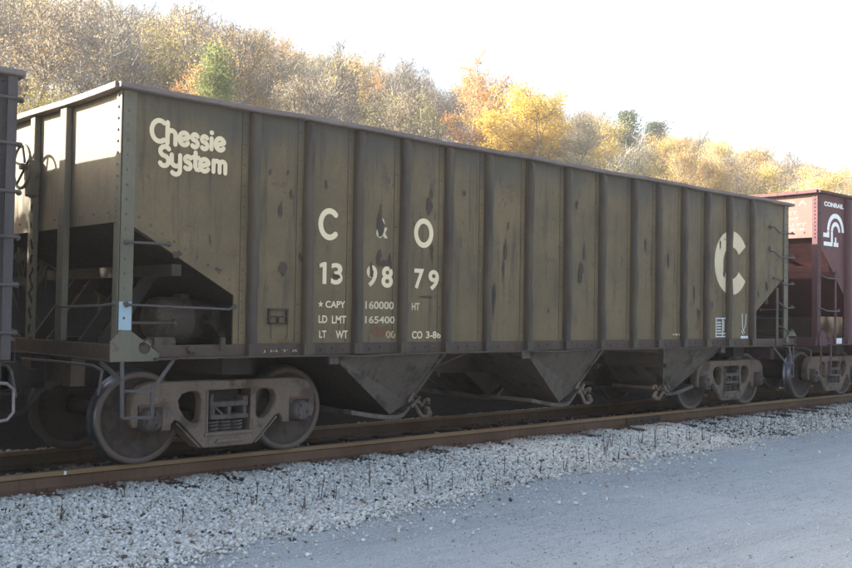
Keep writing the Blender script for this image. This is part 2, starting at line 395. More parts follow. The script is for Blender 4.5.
def bed_mat():
    m, nt, b, o = nmat('ballast_fines'); v = coords(nt)
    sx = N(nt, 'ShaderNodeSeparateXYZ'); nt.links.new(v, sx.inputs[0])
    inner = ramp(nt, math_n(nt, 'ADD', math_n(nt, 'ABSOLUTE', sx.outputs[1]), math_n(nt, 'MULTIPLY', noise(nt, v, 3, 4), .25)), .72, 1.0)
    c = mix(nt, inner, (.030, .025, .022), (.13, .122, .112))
    c = mix(nt, ramp(nt, math_n(nt, 'ADD', sx.outputs[1], noise(nt, v, 2, 4)), 2.5, 3.0), c, (.02, .018, .016))  # far edge painted near-black as shade behind the train
    c = mix(nt, ramp(nt, noise(nt, v, 38, 4, .75), .42, .6), c, (.10, .095, .09))
    nt.links.new(c, b.inputs['Base Color']); b.inputs['Roughness'].default_value = .95
    bump(nt, b, noise(nt, v, 30, 4, .7), 1, .03); return m
def stone_mat(name, a, b_, c_, dk=(.03, .028, .028)):
    m, nt, b, o = nmat(name); v = coords(nt)
    g = N(nt, 'ShaderNodeNewGeometry')
    rmp = N(nt, 'ShaderNodeValToRGB'); nt.links.new(g.outputs['Random Per Island'], rmp.inputs[0])
    e = rmp.color_ramp.elements
    e[0].position = 0; e[0].color = (*dk, 1); e[1].position = 1; e[1].color = (*a, 1)
    for p, col in ((.035, tuple(x*2.5 for x in dk)), (.055, (.24, .16, .10)), (.09, b_), (.35, a), (.6, c_), (.8, b_)):
        x = rmp.color_ramp.elements.new(p); x.color = (*col, 1)
    n = noise(nt, v, 60, 3)
    c = mix(nt, math_n(nt, 'MULTIPLY', ramp(nt, n, .4, .7), .3), rmp.outputs[0], (.33, .30, .25))
    sx = N(nt, 'ShaderNodeSeparateXYZ'); nt.links.new(v, sx.inputs[0])    # brake dust and rust close to the rail
    c = mix(nt, math_n(nt, 'MULTIPLY', ramp(nt, math_n(nt, 'ADD', sx.outputs[1], math_n(nt, 'MULTIPLY', noise(nt, v, 2.5, 4), .7)), -.95, -.5), .6), c, (.16, .115, .085))
    nt.links.new(c, b.inputs['Base Color']); b.inputs['Roughness'].default_value = .85; return m

gx = np.unique(np.concatenate([np.arange(-1500, -200, 100), np.arange(-200, 0, 10), np.arange(-20, 150, 2.5), np.arange(150, 400, 10), np.arange(400, 2501, 150)]))
gy = np.unique(np.concatenate([np.arange(-1500, -100, 200), np.arange(-100, 3, 12), np.arange(2.5, 6, .25), np.arange(6, 12, .5), np.arange(12, 100, 3), np.arange(100, 260, 10), np.arange(300, 2001, 170)]))
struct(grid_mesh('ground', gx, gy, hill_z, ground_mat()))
struct(grid_mesh('gravel_road', np.concatenate([[-400, -100], np.arange(-20, 50, 1.), [80, 150, 400]]), np.array([-60., -30, -16, -12, -9, -7, -6, -5, -4, -3.2, -2.6, -2.1]),
       lambda x, y: -.332+.012*(vnoise(x, y, 1.7, 5)-.5)*(np.abs(x) < 60), road_mat()))
def bed_z(x, y):
    a = np.abs(y)
    shoulder = -.362 + .167*(1-sstep(1.15, 2.55, a+.25*(vnoise(x, y, 1.3, 8)-.5)))
    inner = -.225*np.ones_like(a)
    z = np.where(a < .62, inner, np.where(a < .9, inner+(shoulder-inner)*(a-.62)/.28, shoulder))
    z = z + .10*np.exp(-((y-2.0)/.4)**2)
    return z + .05*(vnoise(x, y, .55, 9)-.5)*(a > .85)*(a < 2.5) + .03*(vnoise(x, y, .35, 10)-.5)
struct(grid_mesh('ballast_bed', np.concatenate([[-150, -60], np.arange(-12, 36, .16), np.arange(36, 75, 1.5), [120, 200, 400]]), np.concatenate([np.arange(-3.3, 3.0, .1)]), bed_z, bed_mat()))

# loose stones: chipped icosahedra, one mesh nobody could count
def rocks(name, P, S, mat, rng, flat=.75):
    t = (1+5**.5)/2
    ico = np.array([(-1, t, 0), (1, t, 0), (-1, -t, 0), (1, -t, 0), (0, -1, t), (0, 1, t), (0, -1, -t), (0, 1, -t), (t, 0, -1), (t, 0, 1), (-t, 0, -1), (-t, 0, 1)])/math.sqrt(1+t*t)
    F = np.array([(0, 11, 5), (0, 5, 1), (0, 1, 7), (0, 7, 10), (0, 10, 11), (1, 5, 9), (5, 11, 4), (11, 10, 2), (10, 7, 6), (7, 1, 8), (3, 9, 4), (3, 4, 2), (3, 2, 6), (3, 6, 8), (3, 8, 9), (4, 9, 5), (2, 4, 11), (6, 2, 10), (8, 6, 7), (9, 8, 1)])
    n = len(P)
    V = np.repeat(ico[None], n, 0)*(.72+.56*rng.random((n, 12, 1)))
    V *= np.stack([.8+.6*rng.random(n), .75+.5*rng.random(n), flat*(.7+.5*rng.random(n))], -1)[:, None, :]
    # random rotation
    q = rng.normal(size=(n, 4)); q[:, 1:3] *= .45; q /= np.linalg.norm(q, axis=1, keepdims=True); w, x, y, z = q.T
    Rm = np.stack([1-2*(y*y+z*z), 2*(x*y-z*w), 2*(x*z+y*w), 2*(x*y+z*w), 1-2*(x*x+z*z), 2*(y*z-x*w), 2*(x*z-y*w), 2*(y*z+x*w), 1-2*(x*x+y*y)], -1).reshape(n, 3, 3)
    V = np.einsum('nij,nkj->nki', Rm, V)*S[:, None, None] + P[:, None, :]
    f = (F[None]+12*np.arange(n)[:, None, None]).reshape(-1, 3)
    return raw_mesh(name, V.reshape(-1, 3), f, mat)
rng = np.random.default_rng(11)
TIE0, TIE_DX = 3.80, .606
def edge_y(x): return np.interp(x, [2, 2.75, 3.66, 4.7, 6.5, 8.07, 11.2, 13.9, 17.3, 30], [-3.4, -3.3, -3.25, -3.1, -2.82, -2.62, -2.3, -2.2, -2.2, -2.2])
M_STONE = stone_mat('ballast_stone', (.62, .595, .535), (.40, .38, .335), (.74, .715, .66))
pts = []; sz = []
for x0, x1, dens in ((1.6, 8, 3500), (8, 14, 2500), (14, 24, 900), (24, 42, 300)):
    n = int((x1-x0)*3.4*dens); x = x0+(x1-x0)*rng.random(n); y = -4.1+3.4*rng.random(n)
    e = edge_y(x)+.30*(vnoise(x, y, .6, 21)-.5)
    p = np.clip((y-(e-.30))/.50, 0, 1)**1.5
    p = np.maximum(p, .07*np.exp(np.minimum(y-e, 0)/.40))
    p = np.where(y > -.86, .30*(y < -.84), p)
    ti = np.abs(((x-TIE0)/TIE_DX+.5) % 1-.5)*TIE_DX
    tj = np.floor((x-TIE0)/TIE_DX+.5); p = np.where((ti < .105) & (y > -1.02-.34*vnoise(tj*7.3, tj*3.1, 1., 4)), p*.06, p)
    k = rng.random(n) < p; x, y = x[k], y[k]
    s = .0088+.0075*rng.random(len(x))+.014*rng.random(len(x))**6
    pts.append(np.stack([x, y, np.maximum(bed_z(x, y), -.335)+s*.35+.016*rng.random(len(x))], -1)); sz.append(s)
# cribs and far shoulder
for x0, x1, y0, y1, dens in ((0, 22, .9, 2.5, 170), (3, 24, -.66, .66, 55), (22, 40, .9, 2.2, 120)):
    n = int((x1-x0)*(y1-y0)*dens); x = x0+(x1-x0)*rng.random(n); y = y0+(y1-y0)*rng.random(n)
    s = .018+.016*rng.random(n); pts.append(np.stack([x, y, bed_z(x, y)+s*.4], -1)); sz.append(s)
for cx, cy, n, h in ((4.85, .50, 90, .03), (6.8, -.45, 70, .02), (7.6, -.42, 130, .04), (9.4, -.45, 220, .05), (10.0, -.45, 120, .04), (2.6, .9, 120, .06), (3.2, .95, 120, .06)):
    x = rng.normal(cx, .22, n); y = rng.normal(cy, .07, n); s = .018+.015*rng.random(n)
    pts.append(np.stack([x, y, bed_z(x, y)+s*.4+h*rng.random(n)], -1)); sz.append(s)
struct(rocks('ballast_stones', np.concatenate(pts), np.concatenate(sz), M_STONE, rng), 'stuff')
n = 90000
x = 2.5+17*rng.random(n)**1.35; y = -7.2+5.2*rng.random(n)
k = rng.random(n) < np.clip(.22+.78*np.exp(-np.maximum(edge_y(x)-y, 0)/.45), 0, 1); x, y = x[k], y[k]
s = .0035+.005*rng.random(len(x))+.008*rng.random(len(x))**14
struct(rocks('road_grit', np.stack([x, y, -.330+.0*x], -1), s, stone_mat('grit_stone', (.46, .465, .46), (.36, .36, .355), (.56, .56, .55), (.10, .10, .10)), rng), 'stuff')

# rails
def rail(y, label, joint=None, chalk=None):
    t = thing('rail', label, 'rail', (14, y, -.18))
    prof = [(-.072, -.18), (.072, -.18), (.072, -.168), (.012, -.148), (.010, -.055), (.036, -.042), (.036, -.008), (.028, 0), (-.028, 0), (-.036, -.008), (-.036, -.042), (-.010, -.055), (-.012, -.148), (-.072, -.168)]
    b = MB(); xs = [-40]+[i*1.5 for i in range(-4, 34)]+[120]
    for i in range(len(xs)-1):
        o = len(b.v)
        j = lambda k: .004*math.sin(k*1.7+y)
        b.v += [(xs[i], y+a+j(i), c) for a, c in prof] + [(xs[i+1], y+a+j(i+1), c) for a, c in prof]
        n = len(prof)
        for q in range(n): b.f.append((o+q, o+(q+1) % n, o+n+(q+1) % n, o+n+q)); b.mi.append(1 if 5 <= q <= 9 else 0); b.sm.append(False)
    b.build('rail_bar', [M_RAIL, M_RAILTOP], t)
    if joint:
        j = MB()
        j.prism_x([(y-.011, -.06), (y-.034, -.064), (y-.028, -.10), (y-.034, -.142), (y-.074, -.163), (y-.074, -.150), (y-.05, -.143), (y-.045, -.10), (y-.048, -.056), (y-.036, -.05)], joint-.46, joint+.46)
        jb = j.build('joint_bar', M_RUST, t)
        q = MB()
        for k in (-.38, -.23, -.08, .08, .23, .38):
            q = MB(); q.cyl((joint+k, y-.03, -.102), (joint+k, y-.072, -.102), .022, 6); q.cyl((joint+k, y-.07, -.102), (joint+k, y-.092, -.102), .013, 8); q.build('bolt', M_RAIL, jb)
    if chalk:
        c = MB(); c.box(chalk-.012, chalk+.012, y-.0375, y-.0362, -.04, -.004); c.build('paint_mark', M_PAPER, t)
    return t
rail(-.7535, 'rusty brown near rail with the bolted joint bar running along the pale ballast', 13.45, 4.03)
rail(.7535, 'dark far rail half hidden in shade behind the wheels')
# sleepers
tb = MB(); tb.box(-.115, .115, -1.32, 1.32, -.36, -.178)
tie0 = tb.build('railway_sleeper', M_WOOD, None, .012)
tie0.location.x = TIE0
for s_ in (-1, 1):
    pb = MB(); pb.box(-.095, .095, s_*.7535-.19, s_*.7535+.19, -.1785, -.1700); tp_ = pb.build('tie_plate', M_RAIL, tie0)
    tp_.parent = tie0
    for sx_, sy_ in ((-.05, -.088), (.05, .088), (.055, -.088)):
        pb = MB(); pb.box(sx_-.009, sx_+.009, s_*.7535+sy_-.009, s_*.7535+sy_+.009, -.172, -.150); pb.box(sx_-.013, sx_+.013, s_*.7535+sy_*.9-.018, s_*.7535+sy_*.9+.018, -.1495, -.136); pb.build('spike', M_RAIL, tp_)
for q_ in tie0.children_recursive:
    for v_ in q_.data.vertices: v_.co.x += TIE0
TIEL = 'dark weathered wooden sleeper lying under the rails, its end showing through the ballast'
tag(tie0, TIEL, 'sleeper', 'sleepers under the rails')
for i in range(-6, 48):
    if i == 0: continue
    c = copy_tree(tie0); c.location.x = TIE0+i*TIE_DX; c.location.y = random.uniform(-.05, .05); c.rotation_euler.z = random.uniform(-.015, .015); c.location.z = random.uniform(-.008, .0)

# ---------------------------------------------------------------- bogie
AX = .889
def make_bogie(xc, parent, near_only_detail=True):
    b = MB()   # bolster and transom
    b.box(xc-.20, xc+.20, -.93, .93, .50, .74); b.box(xc-.24, xc+.24, -.30, .30, .70, .84)
    bog = b.build('bogie', M_UNDER, parent, .02)
    for dx in (-.43, .43):
        bb = MB(); bb.box(xc+dx-.03, xc+dx+.03, -.7, .7, .34, .42); bb.build('brake_beam', M_UNDER, bog)
    for s in (-1, 1):
        half = [(0, .815), (.86, .820), (.99, .785), (1.075, .69), (1.095, .56), (1.095, .45), (1.065, .385), (1.015, .385), (1.015, .585), (.765, .585), (.765, .338), (.665, .338), (.655, .405), (.62, .435), (.575, .418), (.305, .142), (.275, .132), (0, .132)]
        outl = half + [(-a, z) for a, z in half[::-1][1:-1]]
        hole = [(.325, .62), (.345, .685), (.40, .715), (.47, .712), (.545, .69), (.585, .63), (.575, .56), (.50, .445), (.43, .40), (.37, .40), (.335, .44)]
        win = [(-.245, .718), (.25, .718), (.255, .40), (.285, .385), (.285, .29), (-.265, .29), (-.265, .385), (-.245, .40)]
        sf = fill_curve([[(xc+a, z) for a, z in outl], [(xc+a, z) for a, z in hole], [(xc-a, z) for a, z in hole], [(xc+a, z) for a, z in win]], .13, .014, (0, s*1.0, 0), M_TRUCK, 'side_frame', bog)
        d = MB()
        y0, y1 = (s*1.0-.085, s*1.0+.085)
        # raised edges round the frame, spring seat, journal roof
        d.box(xc-.29, xc+.29, y0, y1, .250, .288); d.build('spring_seat', M_TRUCK, bog, .012)
        d = MB(); d.prism([(xc-.17, .178), (xc+.17, .178), (xc+.14, .215), (xc-.14, .215)], y0-.01, y1+.01); d.build('frame_lip', M_TRUCK, bog, .008)
        for k in (-1, 1):
            d = MB(); d.box(xc+k*AX-.13, xc+k*AX+.13, s*1.0-.075, s*1.0+.075, .578, .606); d.build('journal_roof', M_CAPRED, bog, .006)
            d = MB(); d.bar((xc+k*.262, s*1.0, .29), (xc+k*.262, s*1.0, .716), .022, .155, (0, 1, 0)); d.build('column_guide', M_TRUCK, bog, .006)
            d = MB(); d.bar((xc+k*.33, s*.96, .145), (xc+k*.60, s*.96, .405), .02, .20, (0, 1, 0)); d.build('frame_web', M_TRUCK, bog, .006)
        e = MB()   # bolster end with its pockets
        e.box(xc-.215, xc+.215, s*.90, s*1.09, .545, .60); e.box(xc-.225, xc+.225, s*.90, s*1.085, .415, .465)
        for dx in (-.19, -.0, .19): e.box(xc+dx-.022, xc+dx+.022, s*.90, s*1.07, .46, .55)
        e.box(xc-.235, xc-.20, s*.94, s*1.09, .43, .68); e.box(xc+.15, xc+.215, s*.95, s*1.085, .59, .65)
        e.bar((xc-.19, s*1.05, .56), (xc-.08, s*1.05, .465), .025, .05)
        e.build('bolster_end', M_CAP, bog, .008)
        for dx in (-.165, -.02, .125):
            sp = MB(); pts_ = []
            for i in range(45):
                a = i/44*3.6*2*math.pi; pts_.append((xc+dx+.058*math.cos(a), s*1.0+.058*math.sin(a), .292+.122*i/44))
            sp.tube(pts_, .0145, 6); sp.build('spring', M_CAP, bog)
        for k in (-1, 1):
            cx = xc+k*AX
            w = MB(); Y = lambda u: s*u
            prof = [(.0, .70), (.17, .70), (.30, .715), (.385, .705), (.392, .685), (.478, .685), (.483, .695), (.480, .708), (.466, .722), (.458, .738), (.455, .832), (.400, .832), (.392, .815), (.375, .800), (.30, .768), (.20, .765), (.165, .80), (.09, .81), (.0, .81)]
            mis = [0, 0, 0, 0, 1, 2, 2, 2, 2, 2, 1, 0, 0, 0, 0, 0, 0, 0]
            w.lathe_y([(r, Y(u)) for r, u in prof], cx, .457, 56, mis)
            w.build('wheel', [M_WHEEL, M_RIM, M_TREAD], bog)
            c = MB()
            c.lathe_y([(.0, Y(.93)), (.125, Y(.93)), (.13, Y(1.06)), (.118, Y(1.09)), (.118, Y(1.10)), (.095, Y(1.135)), (.0, Y(1.14))], cx, .457, 24)
            for q in range(3):
                a = R(90+120*q+20*k); c.cyl((cx+.062*math.cos(a), Y(1.13), .457+.062*math.sin(a)), (cx+.062*math.cos(a), Y(1.165), .457+.062*math.sin(a)), .022, 6)
            tri = [(cx+.098*math.cos(R(90+120*q+dd+20*k)), .457+.098*math.sin(R(90+120*q+dd+20*k))) for q in range(3) for dd in (-14, 14)]
            c.prism(tri, *sorted((Y(1.132), Y(1.146))))
            c.box(cx-.12, cx+.12, *sorted((Y(.94), Y(1.06))), .53, .578)
            c.build('bearing_cap', M_CAP, bog, .004)
    for k in (-1, 1):
        a = MB(); a.tube([(xc+k*AX, -.95, .457), (xc+k*AX, -.7, .457), (xc+k*AX, -.55, .457), (xc+k*AX, .55, .457), (xc+k*AX, .7, .457), (xc+k*AX, .95, .457)], .085, 14)
        a.build('axle', M_UNDER, bog)
    return bog

# ---------------------------------------------------------------- open-top hopper wagon
YS = 1.50            # outside of the side sheets
def hopper_car(P):
    """P: measured x positions and heights of one wagon"""
    x0, x1, zt, zs = P['x0'], P['x1'], P['zt'], P['zs']; car = P['root']
    ms, mp, mc, me_, mep, msl = P['mats']
    (xa, za), (xb, zb) = P['slopeL']       # slope sheet seen on the left: outer top, kink by first post
    (xc, zc), (xd, zd) = P['slopeR']
    eL, eR = P['end_z']
    XM = (x0+x1)/2
    posts = P['posts']
    # side sheets with lap strips and rivets
    for s in (-1, 1):
        b = MB(); y = s*YS; yi = s*(YS-.02)
        poly = [(x0+.01, zt-.03), (x1-.01, zt-.03), (x1-.01, zc), (xd, zd), (xd, zs+.02), (xb, zs+.02), (xb, zb), (x0+.01, za)]
        # split in convex strips
        ylo, yhi = sorted((y, yi))
        b.prism([(x0+.01, zt-.03), (xb, zt-.03), (xb, zb), (x0+.01, za)], ylo, yhi)
        b.prism([(xb, zt-.03), (xd, zt-.03), (xd, zs+.02), (xb, zs+.02)], ylo, yhi)
        b.prism([(xd, zt-.03), (x1-.01, zt-.03), (x1-.01, zc), (xd, zd)], ylo, yhi)
        for i, px in enumerate(posts):
            l = px-P.get('lap', .138); zb_ = zs+.14
            if i == 0 and l < xb: l = xb+.005 if xb+.005 < px-.06 else px-.06
            b.prism([(l, zt-.05), (px, zt-.05), (px, zb_), (l, zb_)], *sorted((y-s*.001, y+s*.0012)))
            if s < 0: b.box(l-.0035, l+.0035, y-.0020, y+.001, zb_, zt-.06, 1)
            if s < 0:
                close = i % 5 in (0,); st = .105 if (i in (0, 5, 10)) else .30
                z = zb_+.1
                while z < zt-.12:
                    b.rivet(px-.105+random.uniform(-.004, .004), y-.001, z, -1, .016); z += st
        if s < 0:
            t_ = 0.
            for k in range(9):   # rivets along the slope seams and specks near the corner
                u = .12+.1*k
                b.rivet(x0+.05+(xb-x0)*u, y, za+.10+(zb-za)*u, -1, .017)
            for k in range(10): b.rivet(x0+.045, y-.0, za+.06+(zt-za-.15)*k/9, -1, .015)
            for k in range(10): b.rivet(x1-.05, y-.0, zc+.1+(zt-zc-.15)*k/9, -1, .015)
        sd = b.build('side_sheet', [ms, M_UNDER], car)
        if s < 0: P['side'] = sd
    # posts: rounded channel sections
    def post_mesh(px, s):
        b = MB(); w = P.get('post_w', .056)
        z0, z1 = zs+.015, zt-.035
        sec = [(-w, .0), (-w*.93, .045), (-w*.74, .073), (-w*.4, .086), (w*.4, .086), (w*.74, .073), (w*.93, .045), (w, .0)]
        rings = []
        nz = 9
        for i in range(nz+1):
            t = i/nz; z = z0+(z1-z0)*t; ins = 1.0
            if i == nz: ins = .35
            if i == nz-1: z = z1-.07
            bend = random.uniform(-.012, .012) if 0 < i < nz else 0
            tw = random.uniform(-.008, .008)*(P.get('dents', 1))
            rings.append([(px+a+tw, s*(YS+.003+d*ins+bend*(d > .04)), z) for a, d in sec])
        vs = [p for r_ in rings for p in r_]; m = len(sec); fs = []
        for i in range(nz):
            for j in range(m-1): fs.append((i*m+j, i*m+j+1, (i+1)*m+j+1, (i+1)*m+j))
        b.add(vs, fs, 0, True); b.add(rings[0], [tuple(range(m))]); b.add(rings[-1], [tuple(range(m))])
        # foot: wider pressed plate over the sill
        b.box(px-w-.012, px+w+.012, *sorted((s*(YS+.03), s*(YS+.088))), zs+.012, zs+.125)
        return b
    for px in posts:
        for s in (-1, 1): post_mesh(px, s).build('side_post', mp, car)
    # side sills
    for s in (-1, 1):
        b = MB(); ylo, yhi = sorted((s*(YS-.01), s*(YS+.028)))
        b.box(xb, xd, ylo, yhi, zs+.01, zs+.13)
        # bottom flange with dents
        xs_ = np.arange(x0+.35, x1-.3, .22)
        for i in range(len(xs_)-1):
            f0, f1 = [(-.018*max(0, math.sin(q*1.9+.8))**6 + random.uniform(-.004, .004)) for q in (xs_[i], xs_[i+1])]
            a = [(xs_[i], s*(YS-.02), zs+.012), (xs_[i], s*(YS+.098), zs+.012+f0), (xs_[i], s*(YS+.098), zs-.008+f0), (xs_[i], s*(YS-.02), zs-.008)]
            c = [(xs_[i+1], s*(YS-.02), zs+.012), (xs_[i+1], s*(YS+.098), zs+.012+f1), (xs_[i+1], s*(YS+.098), zs-.008+f1), (xs_[i+1], s*(YS-.02), zs-.008)]
            b.hexa(a, c)
        if s < 0:
            for i in range(len(posts)-1):
                for q in range(3): b.rivet(posts[i]+(posts[i+1]-posts[i])*(.28+.22*q), -YS-.028, zs+.06+.015*(q % 2), -1, .017)
        # open sill out to the corner
        for xx0, xx1 in ((x0, xb), (xd, x1+P.get('sill_over', 0))):
            b.box(xx0, xx1, ylo, yhi, zs+.012, zs+.125); b.box(xx0, xx1, *sorted((s*(YS-.10), s*(YS-.01))), zs+.012, zs+.03)
        b.build('side_sill', msl, car, .004)
    # top chord: bulb angle round the rim
    b = MB()
    for s in (-1, 1):
        xs_ = np.linspace(x0-.06, x1+.09, 26)
        for i in range(25):
            w0, w1 = [zt+.006*math.sin(q*2.1)+.004*math.sin(q*5.3) for q in (xs_[i], xs_[i+1])]
            mk = lambda x, z: [(x, s*(YS-.06), z-.0), (x, s*(YS+.09), z-.0), (x, s*(YS+.10), z-.02), (x, s*(YS+.10), z-.045), (x, s*(YS+.085), z-.055), (x, s*(YS-.06), z-.055)]
            b.hexa(mk(xs_[i], w0), mk(xs_[i+1], w1))
    for xe, o in ((x0-.09, .17), (x1-.05, .17)):
        ys_ = np.linspace(-YS-.04, YS+.04, 9)
        for i in range(8):
            g = [zt+.004+.008*math.sin(q*2.3) for q in (ys_[i], ys_[i+1])]
            b.hexa([(xe, ys_[i], g[0]), (xe+o, ys_[i], g[0]), (xe+o, ys_[i], g[0]-.06), (xe, ys_[i], g[0]-.06)], [(xe, ys_[i+1], g[1]), (xe+o, ys_[i+1], g[1]), (xe+o, ys_[i+1], g[1]-.06), (xe, ys_[i+1], g[1]-.06)])
    b.build('top_chord', mc, car, .006)
    # end sheets, end posts, slope sheets
    for xe, d, ez, (px_, pz), (kx, kz), hop in ((x0, 1, eL, (x0, za), (xb, zb), P['hopL']), (x1, -1, eR, (x1, zc), (xd, zd), P['hopR'])):
        b = MB(); b.box(*sorted((xe+d*.012, xe+d*.03)), -YS+.005, YS-.005, ez, zt-.03)
        for k in range(9): b.rivet(xe+d*.012, -1.25+.3*k, ez+.10, -d, .018, 'x')
        es = b.build('end_sheet', P.get('end_mat', me_), car)
        if d == 1: P['endL'] = es
        sh = MB()
        q = [(xe+d*.03, -YS+.03, ez), (xe+d*.03, YS-.03, ez), (hop[0], YS-.03, hop[1]), (hop[0], -YS+.03, hop[1])]
        zk = zs-.005; kx_ = hop[2]
        yk, ye = YS-.03, 1.09
        sh.hexa([(xe+d*.03, -yk, ez), (xe+d*.03, yk, ez), (xe+d*.03, yk, ez+.02), (xe+d*.03, -yk, ez+.02)], [(kx_, -yk, zk), (kx_, yk, zk), (kx_, yk, zk+.02), (kx_, -yk, zk+.02)])
        sh.hexa([(kx_, -yk, zk), (kx_, yk, zk), (kx_, yk, zk+.02), (kx_, -yk, zk+.02)], [(hop[0], -ye, hop[1]), (hop[0], ye, hop[1]), (hop[0], ye, hop[1]+.02), (hop[0], -ye, hop[1]+.02)])
        # stiffening beam under the sheet
        mx = xe+d*.62; mz = ez+(zs-ez)*(.62/abs(hop[2]-xe)); sh.box(mx-.05, mx+.05, -YS+.05, YS-.05, mz-.16, mz-.05)
        sh.build('slope_sheet', P.get('slope_mat', M_SLOPE), car)
        for yy in P['end_posts']:
            b = MB(); b.box(*sorted((xe-d*.058, xe+d*.010)), yy-(.075 if yy < 0 else .058), yy+(.075 if yy < 0 else .058), zs+.137, zt-.062)
            b.build('end_post', mep, car, .012)
        for s in (-1, 1):
            b = MB()
            b.box(*sorted((xe-d*.004, xe+d*.14)), *sorted((s*(YS+.002), s*(YS+.020))), zs+.02, zt-.055)
            b.box(*sorted((xe-d*.010, xe+d*.010)), *sorted((s*(YS-.085), s*(YS+.020))), zs+.02, zt-.055)
            if s < 0:
                for k in range(16): b.rivet(xe+d*.06, -YS-.020, 1.45+(zt-1.55)*k/15, -1, .015)
                for k in range(12): b.rivet(xe-d*.010, -YS+.035, ez+(zt-ez-.1)*k/11, -d, .017, 'x')
            cp = b.build('corner_post', mep, car, .003)
            g0 = xe-d*.075+P.get('gus_shift', (0, 0))[0 if d > 0 else 1]
            def gx_(u): return g0+d*u
            outl = [(gx_(0), zs-.02), (gx_(0), zs+.165), (gx_(.10), zs+.27), (gx_(.21), zs+.25), (gx_(.49), zs+.05), (gx_(.47), zs-.02)]
            th = [2*math.pi*k/14 for k in range(14)]
            fill_curve([outl, [(gx_(.335)+.062*math.cos(a), zs+.105+.058*math.sin(a)) for a in th]], .022, .003, (0, s*(YS+.036), 0), mep, 'corner_gusset', car)
        b = MB(); b.box(*sorted((xe-d*.055, xe+d*.02)), -YS-.02, YS+.02, zs, zs+.135)
        b.box(*sorted((xe-d*.075, xe+d*.03)), -YS, YS, zs-.02, zs+.0)
        b.box(*sorted((xe-d*.03, xe+d*.12)), -.62, .62, zs-.30, zs-.02)
        b.build('end_sill', msl if P.get('end_sill_own') is None else P['end_sill_own'], car, .008)
        for yy in P.get('struts', (-.80, -.38, .38, .80)):
            b = MB(); b.bar((xe+d*.20, yy, zs+.10), (xe+d*.72, yy, ez-.42), .12, .05, (0, 1, 0))
            b.build('slope_strut', M_UNDER, car)
    # centre sill, bolster webs
    b = MB(); b.box(x0-.1, x1+.1, -.17, .17, .72, 1.04); b.build('center_sill', M_UNDER, car)
    for tx in P['bogies']:
        b = MB(); b.box(tx-.18, tx+.18, -YS+.30, YS-.30, .88, 1.12); b.box(tx-.02, tx+.02, -YS+.25, YS-.25, 1.1, 1.6)
        b.build('body_bolster', M_UNDER, car)
    for tx in P['bogies']: make_bogie(tx, car)
    # hopper chutes
    for tl, tr, bl, br, zl, zr, dirn in P['chutes']:
        for s in (-1, 1):
            yo, yi, yb = s*(YS-.03), s*.20, s*1.10
            zT = zs+.01
            b = MB()
            # side face (leans inwards), slope face, door face, inner face as one closed bin
            top = [(tl, yo, zT), (tr, yo, zT), (tr, yi, zT), (tl, yi, zT)]
            bot = [(bl, yb, zl), (br, yb, zr), (br, yi+s*.06, zr), (bl, yi+s*.06, zl)]
            b.hexa(top, bot)
            ch = b.build('hopper_chute', M_CHUTE, car)
            f = MB()   # flanges along the side face edges
            f.bar((tr, yo, zT-.02), (br, yb, zr), .045, .022, (0, 1, 0)); f.bar((tl, yo+s*.004, zT-.02), (bl, yb+s*.004, zl), .02, .01, (0, 1, 0))
            f.box(tl-.06, tl+.06, *sorted((yo-s*.01, yo+s*.025)), zT-.11, zT)
            # rolled lip under the outlet
            pl = [(bl-.62*dirn, zl+.03), (bl-.30*dirn, zl-.035), (bl-.08*dirn, zl-.068), (bl+.08*dirn, zl-.078), (bl+.19*dirn, zl-.062), (br-.02*dirn, zr-.105), (br+.05*dirn, zr-.02)]
            pl = [(bl-.62*dirn, zl+.03), (bl-.30*dirn, zl-.030), (bl-.08*dirn, zl-.060), (bl+.08*dirn, zl-.066), (bl+.18*dirn, zl-.045), (br-.01*dirn, zr-.085), (br+.05*dirn, zr-.0)]
            q_ = [Vector((a_, 0, c_)) for a_, c_ in pl]
            for i_ in range(len(q_)-1):
                def sec(v): return [(v.x, yb+s*.035, v.z), (v.x, yi+s*.04, v.z), (v.x, yi+s*.04, v.z+.05), (v.x, yb+s*.035, v.z+.05)]
                f.hexa(sec(q_[i_]), sec(q_[i_+1]))
            f.build('chute_flange', M_CHUTE, ch)
            dr = MB()   # door with ribs
            top_ = Vector((tr+.03*dirn, 0, zT-.06)); bt_ = Vector((br+.05*dirn, 0, zr-.06))
            for u in (.0, .33, .66, .97):
                p_ = top_.lerp(bt_, u); dr.bar((p_.x, yb+s*.02 if u > .5 else yo-s*.05, p_.z), (p_.x, yi+s*.05, p_.z), .06, .05, (1, 0, 0))
            dr.build('chute_door', M_UNDER, ch)
            la = MB()   # hooked latch on the end of the door shaft
            lx, lz = br+.20*dirn, (zl+zr)/2-.02
            yl = yb+s*.05
            pts_ = [(br-.02*dirn, zr+.10), (br+.06*dirn, zr-.02), (lx-.02*dirn, lz-.09), (lx+.07*dirn, lz-.10), (lx+.11*dirn, lz-.05), (lx+.09*dirn, lz+.0), (lx+.05*dirn, lz+.01)]
            la.tube([(a, yl, c) for a, c in pts_], .026, 8)
            pts2 = [(br+.02*dirn, zr+.13), (br+.10*dirn, zr+.07), (lx+.0*dirn, lz+.03), (lx+.05*dirn, lz+.10), (lx+.10*dirn, lz+.10), (lx+.115*dirn, lz+.05)]
            la.tube([(a, yl-s*.02, c) for a, c in pts2], .02, 8)
            la.bar((br-.06*dirn, yl+s*.02, zr+.02), (br+.05*dirn, yl+s*.02, zr+.17), .035, .03); la.bar((br-.02*dirn, yl+s*.03, zr-.04), (br+.12*dirn, yl+s*.03, zr+.08), .035, .03)
            la.cyl((br+.08*dirn, yl+s*.05, zr+.02), (br+.08*dirn, yi, zr+.02), .028, 8)
